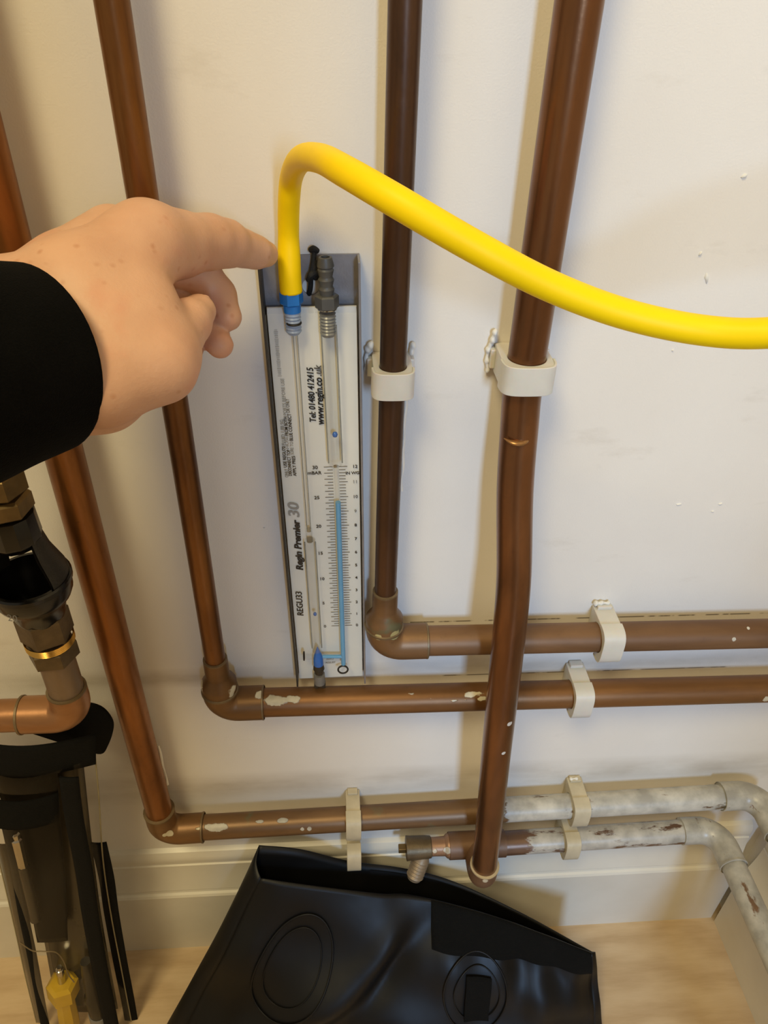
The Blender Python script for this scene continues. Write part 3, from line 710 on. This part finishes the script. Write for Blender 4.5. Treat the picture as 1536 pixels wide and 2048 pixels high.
prof += [(.0282, .0046), (.0290, .0046), (.0340, .0036), (.0342, .0024), (.028, .0023)]
gb.lathe((gx, ym, zt), (0, 0, 1), [(h_ * .80, r_ * .95) for h_, r_ in prof], 24); gb.build('barbed_connector', M['greyplug'], G, local=True, angle=30)
MB().lathe((gx, ym, zt + .0002), (0, 0, 1), [(0, .0054), (.0006, .0054)], 20, caps=True).build('washer', M['chrome'], G, local=True)
# cord through the hole, knotted
cp = [gl(618, 588, -.0008), gl(621, 574, -.0045), gl(622, 552, -.0055), gl(626, 530, -.005), gl(628, 508, -.004), gl(628, 497, -.0035)]
mb = MB(); mb.tube(spline(cp, 5), .0014, 10); mb.tube(spline([gl(618, 560, -.0060), gl(622, 551, -.0078), gl(629, 548, -.0065), gl(632, 556, -.0050)], 5), .0018, 10); mb.tube(spline([gl(622, 500, -.003), gl(627, 497, -.005), gl(634, 502, -.003)], 4), .0016, 10)
mb.tube(spline([gl(630, 520, -.005), gl(629, 540, -.006), gl(624, 556, -.006)], 4), .0011, 8)
mb.build('hanging_cord', M['cord'], G, local=True)
# printed scale: 61 marks on either side
def sc_z(frac): return z30 + (z00 - z30) * frac
z30 = gl(657, 934, PY).z; z00 = gl(662, 1252, PY).z
a_ = gl(675, 960, ym); b_ = gl(686, 1250, ym)
mbk = MB()
lx30 = gl(664, 934, PY).x; rx30 = gl(679, 934, PY).x; lx0 = gl(677, 1252, PY).x; rx0 = gl(691, 1252, PY).x
for k in range(61):
    f = k / 60; z = sc_z(f); lx = lx30 + (lx0 - lx30) * f; rx = rx30 + (rx0 - rx30) * f
    ln = .0054 if k % 2 == 0 else .0034
    mbk.box((lx - ln / 2 + .0004, PY, z), (ln, .00004, .00034))
    ln = .0052 if k % 5 == 0 else .0040
    mbk.box((rx + ln / 2 - .0004, PY, z), (ln, .00004, .00034))
mbk.build('scale_marks', M['ink'], G, local=True, smooth=False)
R90 = (math.radians(90), 0, 0)
def put(body, px, py, size, mat, align='CENTER', **k):
    p = gl(px, py, PY - .0001); return text_mesh('lettering', body, size, mat, G, (p.x, p.y, p.z - size * .34), R90, align=align, **k)
for i, v in enumerate((30, 25, 20, 15, 10, 5, 0)):
    z = sc_z(i / 6); x = gl(630, 934, PY).x + (gl(650, 1252, PY).x - gl(630, 934, PY).x) * i / 6
    text_mesh('lettering', str(v), .0034, M['ink'] if i < 5 else M['ink_mid'], G, (x, PY - .0001, z - .0012), R90, align='CENTER', offset=.00006)
put('mBAR', 629, 946, .0033, M['ink'], offset=.00006); put('IN WG', 705, 946, .0029, M['ink'], offset=.00005, space=.95)
for i, v in enumerate(range(12, -1, -1)):
    z = sc_z(i / 12); x = gl(710, 934, PY).x + (gl(714, 1252, PY).x - gl(710, 934, PY).x) * i / 12
    text_mesh('lettering', str(v), .0032, M['ink_faded'] if v in (11, 9) else (M['ink_mid'] if v == 10 else M['ink']), G, (x, PY - .0001, z - .0012), R90, align='CENTER', offset=.00005)
RV = (math.radians(90), math.radians(-90), 0)
def vtext(body, px, py, size, mat, length=None, **k):
    p = gl(px, py, PY - .0001); o = text_mesh('lettering', body, size, mat, G, (p.x, p.y, p.z), RV, **k)
    if length:
        w = max(v.co.x for v in o.data.vertices) - min(v.co.x for v in o.data.vertices); o.scale.x = length / w
    return o
def vlen(pa, pb): return abs(gl(*pa, PY).z - gl(*pb, PY).z)
vtext('Tel: 01480 412415', 632, 845, .0052, M['ink'], vlen((632, 845), (626, 736)), shear=.18, offset=.00012)
vtext('www.regin.co', 648, 850, .0060, M['ink'], vlen((648, 850), (643, 756)), shear=.2, offset=.00016)
vtext('.uk', 643, 753, .0056, M['ink_mid'], vlen((643, 753), (641, 730)), shear=.2, offset=.00014)
vtext('REGU33', 607, 1232, .0062, M['ink'], vlen((607, 1232), (600, 1184)), shear=.15, offset=.00010)
vtext('Regin Premier', 606, 1141, .0064, M['ink'], vlen((606, 1141), (597, 1040)), shear=.25, offset=.00024)
vtext('30', 599, 1036, .0098, M['ink_faded'], vlen((599, 1036), (592, 1006)), shear=.2, offset=.0002)
# worn instruction text, three lines
vtext('USE REGU70', 574, 935, .0029, M['ink'], vlen((574, 935), (571, 893)), offset=.00004); vtext('FLUID 1.88 SG', 571, 891, .0029, M['ink_faded'], vlen((571, 891), (565, 840)), offset=.00004)
vtext('ONLY', 577, 955, .0029, M['ink_faded'], vlen((577, 955), (575, 938)), offset=.00004)
vtext('DISCONNECT TOP', 584, 952, .0029, M['ink'], vlen((584, 952), (578, 900)), offset=.00004); vtext('HOSE', 578, 898, .0029, M['ink_faded'], vlen((578, 898), (576, 874)))
vtext('FROM BOTH', 577, 872, .0029, M['ink'], vlen((577, 872), (574, 834)), offset=.00004); vtext('PORTS BEFORE USE', 574, 831, .0029, M['ink_faded'], vlen((574, 831), (565, 758)))
smu = MB()
for k in range(26):
    p = gl(564 - 8 * k / 25, 752 - 92 * k / 25, PY); w_ = .0008 + .0005 * ((k * 7) % 5) / 4
    smu.box((p.x - .0012, PY, p.z), (.0022 - .0006 * ((k * 3) % 4) / 3, .00004, w_ * .5))
smu.build('worn_print', plain('rubbed_print', (178, 174, 164), .6, var=.15), G, local=True, smooth=False)
vtext('APPLY PRES', 593, 952, .0029, M['ink'], vlen((593, 952), (588, 912)), offset=.00004); vtext('SURE TO', 588, 910, .0029, M['ink_faded'], vlen((588, 910), (586, 884)))
vtext('BLUE CONNECT', 586, 882, .0029, M['ink'], vlen((586, 882), (580, 828)), offset=.00004); vtext('OR ONLY', 580, 826, .0029, M['ink_mid'], vlen((580, 826), (577, 798)))
put('ZERO', 660, 1318, .0022, M['ink_mid']); put('ADJUST', 661, 1325, .0022, M['ink_mid'])

# ------------------------------------------------------------------ yellow hose
hb = G.matrix_world @ Vector((bx, ym, zt + .0095))
hp = [hb + Vector((.0001, 0, 0)), hb + Vector((-.0002, 0, .010))]
hp += [at(577, 470, Y=-.0130), at(578, 400, Y=-.0190), at(584, 350, dep=.345), at(603, 318, dep=.312), at(640, 317, dep=.282), at(690, 343, dep=.259), at(790, 401, dep=.247), at(950, 494, dep=.249), at(1100, 572, dep=.257), at(1250, 628, dep=.263), at(1400, 660, dep=.262), at(1536, 666, dep=.254), at(1720, 640, dep=.240), at(2000, 560, dep=.22), Vector((.285, -.255, .815)), Vector((.345, -.36, .83)), Vector((.37, -.52, .82)), Vector((.37, -.70, .79)), Vector((.36, -.90, .76))]
path = spline(hp, 10); rad = []
acc = 0
for i, p in enumerate(path):
    if i: acc += (p - path[i - 1]).length
    rad.append(.0053 if acc > .028 else (.0058 if acc < .018 else .0058 - .0005 * (acc - .018) / .010))
mb = MB(); mb.tube(path, rad, 28, caps=True)
hose = mb.build('gas_hose', M['hose'], None, angle=180)
tag(hose, 'yellow rubber hose pushed on the blue connector and looping off to the right', 'hose')

# ------------------------------------------------------------------ the pointing hand (one continuous skin) and sleeve
def J(px, py, dep, r): 
    p = at(px, py, dep=dep); return (p.x, p.y, p.z, r)
HAND = {
 'palm': [
    [J(60, 660, .289, .0250), J(150, 590, .287, .0215), J(292, 488, .301, .0150)],       # index metacarpal
    [J(50, 640, .305, .0240), J(140, 560, .312, .0190), J(225, 478, .330, .0145)],       # middle metacarpal
    [J(60, 690, .320, .0240), J(150, 610, .335, .0190), J(240, 520, .352, .0140)],       # ring metacarpal
    [J(80, 740, .325, .0220), J(170, 690, .340, .0180), J(260, 620, .358, .0130)],       # little metacarpal
    [J(70, 740, .286, .0200), J(200, 756, .277, .0180), J(318, 728, .284, .0138)],       # thumb metacarpal and thenar
    [J(110, 790, .300, .0180), J(200, 775, .305, .0180), J(290, 720, .318, .0160)],      # heel of the palm
    [J(200, 610, .286, .0190), J(272, 606, .289, .0148)],                                # first web
    [J(140, 680, .286, .0205), J(250, 680, .285, .0180), J(292, 670, .288, .0130)],
    [J(-20, 700, .287, .0265), J(60, 695, .291, .0260)],
    [J(-260, 800, .262, .0300), J(-20, 690, .286, .0275)],                                # forearm inside the sleeve
 ],
 'index': [[J(290, 488, .302, .0150), J(355, 489, .317, .0136), J(418, 484, .333, .0116), J(452, 487, .342, .0102)], [J(452, 487, .342, .0102), J(486, 497, .353, .0083), J(510, 504, .360, .0074)], [J(510, 504, .360, .0074), J(531, 508, .368, .0064)]],
 'middle': [[J(240, 490, .332, .0140), J(400, 545, .352, .0090)], [J(400, 545, .352, .0090), J(436, 590, .358, .0082)], [J(436, 590, .358, .0082), J(456, 634, .354, .0066)]],
 'ring': [[J(240, 540, .350, .0130), J(360, 600, .362, .0092)], [J(360, 600, .362, .0092), J(408, 650, .362, .0082)], [J(408, 650, .362, .0082), J(440, 690, .352, .0064)]],
 'little': [[J(260, 620, .358, .0120), J(340, 660, .372, .0085)], [J(340, 660, .372, .0085), J(372, 690, .366, .0072)], [J(372, 690, .366, .0072), J(380, 705, .350, .0060)]],
 'thumb': [[J(318, 728, .284, .0138), J(338, 706, .290, .0112), J(360, 668, .300, .0096)]],
 'thumb_tip': [[J(360, 668, .300, .0096), J(376, 645, .307, .0092), J(398, 622, .316, .0072)]],
}
def sdf_chain(P, chain, k):
    d = None
    for a, b in zip(chain[:-1], chain[1:]):
        A3, B3 = np.array(a[:3], np.float32), np.array(b[:3], np.float32); ba = B3 - A3
        h = np.clip(((P - A3) @ ba) / float(ba @ ba), 0, 1)
        e = np.linalg.norm(P - A3 - h[..., None] * ba, axis=-1) - (a[3] + (b[3] - a[3]) * h)
        d = e if d is None else smin(d, e, k)
    return d
def build_hand():
    pts = np.array([j[:3] for ch in HAND.values() for c in ch for j in c]); lo = pts.min(0) - .034; hi = pts.max(0) + .02
    lo[0] = max(lo[0], at(-120, 700, dep=.28).x)
    h = .00125; n = ((hi - lo) / h).astype(int) + 1
    g = np.stack(np.meshgrid(*[np.arange(k, dtype=np.float32) * h + lo[i] for i, k in enumerate(n)], indexing='ij'), -1)
    palm = None
    for ch in HAND['palm']:
        e = sdf_chain(g, ch, .004); palm = e if palm is None else smin(palm, e, .013)
    def finger(nm, k=.0035):
        d = None
        for ch in HAND[nm]:
            e = sdf_chain(g, ch, .003); d = e if d is None else smin(d, e, k)
        return d
    idx_ = finger('index'); body = smin(palm, idx_, .010)
    mid = finger('middle'); rng = finger('ring'); lit = finger('little'); th = finger('thumb', .006)
    oth = smin(mid, smin(rng, lit, .0008), .0008)
    tip_ = finger('thumb_tip')
    body = smin(body, th, .0060); body = smin(body, np.where(True, tip_, 0), .0022)
    body = smin(body, oth, .0012)
    V, Fq = surface_nets(body, lo, h)
    me = bpy.data.meshes.new('person'); me.from_pydata(V.tolist(), [], Fq.tolist()); me.update()
    bm = bmesh.new(); bm.from_mesh(me); bmesh.ops.recalc_face_normals(bm, faces=bm.faces)
    for _ in range(3): bmesh.ops.smooth_vert(bm, verts=bm.verts, factor=.5, use_axis_x=True, use_axis_y=True, use_axis_z=True)
    bm.to_mesh(me); bm.free()
    for p in me.polygons: p.use_smooth = True
    me.materials.append(M['skin'])
    o = bpy.data.objects.new('person', me); col.objects.link(o); return o
person = build_hand()
tag(person, 'hand with a black sleeve pointing its index finger at the yellow hose end', 'person')
# thumbnail, seen edge on
tn = at(411, 606, dep=.315)
mb = MB(); e1 = (at(414, 596, dep=.316) - at(404, 622, dep=.314)).normalized(); e2 = Vector((.55, -.45, .2)); e2 = (e2 - e1 * e2.dot(e1)).normalized(); e3 = e1.cross(e2)
mb.grid(lambda u, v: tn + e1 * (.0032 * (v - .5) * 2 * (1 - .25 * (2 * u - 1) ** 2)) + e3 * (.0030 * (2 * u - 1)) + e2 * (.0006 - .0022 * (2 * u - 1) ** 2), 8, 6)
mb.build('thumbnail', M['nail'], person, solid=.0004, angle=180)
# sleeve
def sleeve():
    a = at(-420, 815, dep=.235); c0 = at(62, 722, dep=.2790)
    a = c0 + (a - c0) * 1.5
    ax = (c0 - a).normalized()
    e1 = CAM - c0; e1 = (e1 - ax * e1.dot(ax)).normalized(); e2 = ax.cross(e1)
    L = (c0 - a).length; mb = MB(); NU, NV = 56, 70
    def fn(u, v):
        th = 2 * math.pi * u; r = .0352 + .020 * (1 - v)
        w = (.0012 * math.sin(th * 3 + v * 14) + .0009 * math.sin(th * 5 - v * 23)) * (1 - v)
        rr = r + w
        return a + ax * (L * v) + e1 * (math.cos(th) * rr * 1.10) + e2 * (math.sin(th) * rr * .93) + ax * (.010 * math.cos(th)) * v
    vv = [fn(i / NU, j / NV) for j in range(NV + 1) for i in range(NU)]
    mb.add(vv, [(j * NU + i, j * NU + (i + 1) % NU, (j + 1) * NU + (i + 1) % NU, (j + 1) * NU + i) for j in range(NV) for i in range(NU)] + [tuple(range(NU - 1, -1, -1))])
    return mb.build('sleeve', M['sleeve'], person, angle=180, solid=.0022, off=1)
sleeve()

# ------------------------------------------------------------------ black vinyl bag, open, slumped against the skirting
def flank(parent, x, y, zs, amp):
    mb = MB(); n = len(zs); mb.tube([(x + amp * .4 * math.sin(k * .8), y, z) for k, z in enumerate(zs)], [.0004 + amp * abs(math.sin(k * .31 + .3)) for k in range(n)], 8); mb.build('paint_bead', M['paintblob'], parent)
flank(A, xA - R15 - .0002, -.0190, [.790 - .0035 * k for k in range(14)], .0007)
flank(B, xB + R22 + .0001, -.0160, [.345 - .004 * k for k in range(14)], .0009)
bag = thing('vinyl_bag', 'open black vinyl tool bag slumped on the floor against the skirting', 'bag', (.04, -.09, 0))
front_top = [at(521, 1757, Z=.188), at(640, 1774, Z=.178), at(760, 1788, Z=.164), at(827, 1791, Z=.156), at(976, 1829, Z=.142), at(1080, 1866, Z=.128), at(1183, 1906, Z=.106)]
back_top = [at(518, 1690, Y=-.0200), at(600, 1698, Y=-.0205), at(700, 1722, Y=-.0210), at(800, 1735, Y=-.0215), at(900, 1760, Y=-.0280), at(1040, 1824, Y=-.055), at(1184, 1903, Y=-.0835)]
front_bot = [Vector((-.168, -.120, .001)), Vector((-.09, -.135, .001)), Vector((-.01, -.145, .001)), Vector((.06, -.150, .001)), Vector((.13, -.150, .001)), Vector((.19, -.145, .001)), Vector((.245, -.135, .001))]
back_bot = [Vector((-.165, -.075, .001))] + [Vector((p.x, -.070, .001)) for p in front_bot[1:-1]] + [Vector((.243, -.110, .001))]
def poly_at(P, s, cache={}):
    k = tuple(round(c, 6) for p in P for c in p)
    if k not in cache: cache[k] = spline(P, 10)
    q = cache[k]; x = s * (len(q) - 1); i = min(int(x), len(q) - 2); f = x - i; return q[i] * (1 - f) + q[i + 1] * f
def gauss(x, m, w): return math.exp(-((x - m) / w) ** 2)
def bag_front(s, t):
    p = poly_at(front_top, s) * (1 - t) + poly_at(front_bot, s) * t
    o = Vector((0, -.85, .5))
    b_ = .012 * math.sin(math.pi * min(1, t * 1.05)) * math.sin(math.pi * s)
    m = .50 - .42 * t; b_ += .011 * gauss(s, m, .07) * min(1, t * 3) - .009 * gauss(s, m + .085, .05) * min(1, t * 3)
    b_ += .004 * math.sin(s * 21 + t * 5) * t * (1 - t) * 3 + .004 * math.sin(s * 9 - t * 13) * t * (1 - t) * 3
    b_ += .006 * gauss(s, .06, .04) * min(1, t * 3)
    if s > .55: b_ += .003 * math.sin((s - .55) * 52) * min(1, t * 4) * (1 - t)
    return p + o * b_
def bag_back(s, t):
    p = poly_at(back_top, s) * (1 - t) + poly_at(back_bot, s) * t
    return p + Vector((0, -.006 * math.sin(math.pi * t), 0))
MB().grid(bag_front, 72, 44).build('front_panel', M['vinyl_black'], bag, angle=180, solid=.0014)
MB().grid(bag_back, 60, 24).build('back_panel', M['vinyl_black'], bag, angle=180, solid=.0014)
def gusset(s0):
    def fn(u, v):
        a = bag_front(s0, v); b_ = bag_back(s0, v); sg = -1 if s0 < .5 else 1
        return a * (1 - u) + b_ * u + Vector((sg * .012 * math.sin(math.pi * u) * (.3 + .7 * v), 0, 0))
    return fn
for s0 in (0.0, 1.0): MB().grid(gusset(s0), 10, 24).build('side_gusset', M['vinyl_black'], bag, angle=180, solid=.0012)
MB().grid(lambda u, v: bag_front(u, 1) * (1 - v) + bag_back(u, 1) * v, 40, 4).build('base', M['vinyl_black'], bag, angle=180)
def on_front(s, t, lift):
    p = bag_front(s, t); n_ = (bag_front(min(1, s + .01), t) - bag_front(max(0, s - .01), t)).cross(bag_front(s, min(1, t + .01)) - bag_front(s, max(0, t - .01))).normalized()
    if n_.y > 0: n_ = -n_
    return p + n_ * lift
MB().grid(lambda u, v: on_front(.545 + .453 * u, .002 + (.23 - .03 * u) * v, .0016), 40, 8).build('hook_strip', M['webbing'], bag, angle=180, solid=.0010)
MB().grid(lambda u, v: bag_back(.40 + .58 * u, .03 + .20 * v) + Vector((0, -.0022, .001)), 40, 6).build('inner_strip', M['vinyl_black'], bag, angle=180)
# two moulded rings with a webbing tab
def uv_for(px, py):
    best = None
    for i in range(60):
        for j in range(60):
            s, t = i / 59, j / 59; p = bag_front(s, t) - CAM; z = p.dot(FWD)
            x = 768 + F_PX * p.dot(RIGHT) / z; y = 1024 - F_PX * p.dot(UP) / z; d = (x - px) ** 2 + (y - py) ** 2
            if best is None or d < best[0]: best = (d, s, t)
    return best[1], best[2]
for (px, py, rs, rt) in ((955, 1990, .075, .24), (588, 1935, .085, .26)):
    s0, t0 = uv_for(px, py)
    mb = MB(); n = 48
    loop = [on_front(s0 + rs * math.cos(2 * math.pi * k / n), min(.98, t0 + rt * math.sin(2 * math.pi * k / n)), .0012) for k in range(n + 1)]
    mb.tube(loop, .0009, 8, caps=False); loop = [on_front(s0 + rs * .72 * math.cos(2 * math.pi * k / n), min(.98, t0 + rt * .72 * math.sin(2 * math.pi * k / n)), .0010) for k in range(n + 1)]
    mb.tube(loop, .0006, 8, caps=False)
    mb.build('moulded_ring', M['vinyl_black'], bag, angle=180)
    if px > 800: MB().grid(lambda u, v: on_front(s0 + rs * .62 * (u - .5) * 1.3, min(.985, t0 - rt * .5 + rt * 1.2 * v), .0030), 8, 10).build('webbing_tab', M['webbing'], bag, angle=180, solid=.0012)

# ------------------------------------------------------------------ clear fronted tool pouch standing at the far left
def pz(px, py):
    """point on the leaning plane of the pouch: near the wall at the top, further out at the floor"""
    d = ray(px, py); n_ = Vector((0, 1, -.09)); p0 = Vector((0, -.048, .38)); t = (p0 - CAM).dot(n_) / d.dot(n_); return CAM + d * t
PN = Vector((0, -1, .09)).normalized()
pouch = thing('tool_pouch', 'clear fronted tool pouch with black binding standing at far left', 'pouch', (-.23, -.10, 0))
Lc = [pz(-70, 1505), pz(-40, 1600), pz(-8, 1700), pz(28, 1850), pz(50, 1950), pz(73, 2045)]
Rc = [pz(190, 1510), pz(198, 1600), pz(206, 1720), pz(222, 1830), pz(243, 1940), pz(263, 2045)]
def pouch_fn(u, v):
    a = poly_at(Lc, v); b_ = poly_at(Rc, v)
    return a * (1 - u) + b_ * u + PN * (.020 * math.sin(math.pi * u) ** .8 + .0020 * math.sin(v * 17 + u * 4) * math.sin(math.pi * u))
MB().grid(pouch_fn, 24, 48).build('clear_window', M['vinyl'], pouch, angle=180)
def strip(name, pts, w, mat, lift=.0, th=.0016, parent=pouch):
    q = spline(pts, 8); mb = MB(); n = len(q)
    def fn(u, v):
        i = min(int(v * (n - 1)), n - 2); f = v * (n - 1) - i; p = q[i] * (1 - f) + q[i + 1] * f; t_ = (q[i + 1] - q[i]).normalized()
        sd = t_.cross(PN).normalized(); return p + sd * (w * (u - .5)) + PN * (lift + .0008 * math.cos((u - .5) * 3))
    mb.grid(fn, 4, n); return mb.build(name, mat, parent, angle=180, solid=th)
strip('edge_binding', [p + Vector((.003, 0, 0)) for p in [pz(-4, 1690), pz(14, 1780), pz(32, 1860), pz(55, 1960), pz(66, 2005), pz(76, 2045)]], .0085, M['fabric_black'])
strip('edge_binding', [pz(196, 1690), pz(212, 1760), pz(222, 1830), pz(240, 1930), pz(254, 2000), pz(262, 2045)], .0120, M['fabric_black'], -.003)
strip('inner_binding', [pz(150, 1520), pz(160, 1600), pz(178, 1700), pz(190, 1790), pz(205, 1880), pz(222, 1970), pz(237, 2045)], .0130, M['fabric_black'], .0145)
strip('inner_binding', [pz(18, 1590), pz(40, 1700), pz(56, 1800), pz(72, 1880), pz(90, 1980), pz(102, 2045)], .0080, M['fabric_black'], .0120)
for cv in (Lc, Rc): MB().tube(spline(cv, 8), .0006, 6).build('vinyl_edge', plain('vinyl_edge_highlight', (150, 138, 108), .3), pouch)  # vinyl edges, coloured pale to stand for the highlight along them
# dark lining in the middle and the top band with its flap folded back
def lining(u, v):
    a = poly_at([pz(-20, 1512), pz(50, 1760), pz(80, 1900), pz(107, 2045)], v); b_ = poly_at([pz(160, 1512), pz(185, 1740), pz(205, 1880), pz(236, 2045)], v)
    return a * (1 - u) + b_ * u + PN * (.001 + .003 * math.sin(math.pi * u))
MB().grid(lambda u, v: lining(u * (.75 - .25 * v), v * .62), 10, 30).build('lining', plain('black_lining', (7, 7, 6), .5, Specular_IOR_Level=.12), pouch, angle=180, solid=.001)
MB().grid(lambda u, v: lining(.02 + .96 * u, .02 + .96 * v) - PN * .0105, 10, 30).build('back_sheet', plain('smoky_back_sheet', (58, 51, 38), .25), pouch, angle=180, solid=.001)
def band(u, v):
    a = pz(-75 + 268 * u, 1468 + 58 * v - 6 * u); return a + PN * (.010 * math.sin(math.pi * u) + .002)
MB().grid(band, 20, 6).build('top_band', M['fabric_black'], pouch, angle=180, solid=.002)
def hook(u, v):
    a = pz(-60 + 190 * u, 1560 + 55 * v - 8 * u); return a + PN * (.0185 * math.sin(math.pi * (u * .72 + .05)) + .0035)
MB().grid(hook, 16, 6).build('hook_strip', M['webbing'], pouch, angle=180, solid=.0012)
fl_out = [(15, 1485), (40, 1452), (90, 1438), (150, 1437), (190, 1446), (212, 1468), (217, 1490), (207, 1520), (192, 1538), (150, 1528), (60, 1500)]
mb = MB(); ctr = pz(120, 1487) - PN * .012
ring_ = [p - PN * .014 for p in spline([pz(x, y) for x, y in fl_out] + [pz(*fl_out[0])], 5)[:-1]]
mb.add(ring_ + [ctr], [(k, (k + 1) % len(ring_), len(ring_)) for k in range(len(ring_))])
mb.build('flap', M['fabric_black'], pouch, angle=180, solid=.003)
# seam of the inner pocket
sm = spline([pz(54, 1841), pz(78, 1858), pz(100, 1860), pz(125, 1862), pz(140, 1880), pz(148, 1905), pz(160, 1922)], 6)
MB().tube([p + PN * .0185 for p in sm], .0005, 6).build('pocket_seam', plain('pale_seam', (120, 104, 76), .4), pouch)
# ------------------------------------------------------------------ tools inside the pouch
def axis_pts(a, b, lift): return pz(*a) + PN * lift, pz(*b) + PN * lift
a, b = axis_pts((142, 2040), (122, 1930), .0040)
sd = thing('screwdriver', 'yellow handled screwdriver with short chrome shaft inside the clear pouch', 'screwdriver', a)
ax = (b - a).normalized(); Ls = (b - a).length
MB().lathe(a, ax, [(0, .0085), (.004, .0098), (Ls * .30, .0092), (Ls * .48, .0085), (Ls * .58, .0100)], 8, caps=True).build('handle', M['yellow_plastic'], sd, angle=25)
MB().hexnut(a + ax * (Ls * .55), ax, Ls * .25, .0140, .3, .003).build('collar', M['yellow_plastic'], sd, angle=25)
MB().lathe(a + ax * (Ls * .78), ax, [(0, .0036), (.022, .0034), (.0225, .0024), (.026, .0022)], 14, caps=True).build('shaft', M['chrome'], sd, angle=30)
a, b = axis_pts((199, 2018), (172, 1918), .0020)
to = thing('torch', 'small black torch with grey end beside the yellow screwdriver', 'torch', a)
ax = (b - a).normalized(); Ls = (b - a).length
MB().lathe(a, ax, [(0, .0090), (Ls * .35, .0095), (Ls * .40, .0075), (Ls * .8, .0060), (Ls, .0045)], 20, caps=True).build('barrel', M['black_tool'], to, angle=35)
MB().lathe(a, -ax, [(0, .0098), (.009, .0100)], 20, caps=True).build('end_cap', M['grey_tool'], to, angle=35)
a, b = axis_pts((62, 1745), (38, 1640), .0095)
nd = thing('nut_driver', 'chrome tipped driver shaft near the top of the clear pouch', 'nut driver', a)
ax = (b - a).normalized(); Ls = (b - a).length
MB().lathe(a, ax, [(-.05, .0042), (Ls * .35, .0042)], 12, caps=True).build('handle', M['black_tool'], nd)
MB().lathe(a + ax * (Ls * .35), ax, [(0, .0040), (Ls * .50, .0042), (Ls * .52, .0030), (Ls * .60, .0034), (Ls * .63, .0026)], 8, caps=True).build('socket', M['chrome'], nd, angle=20)
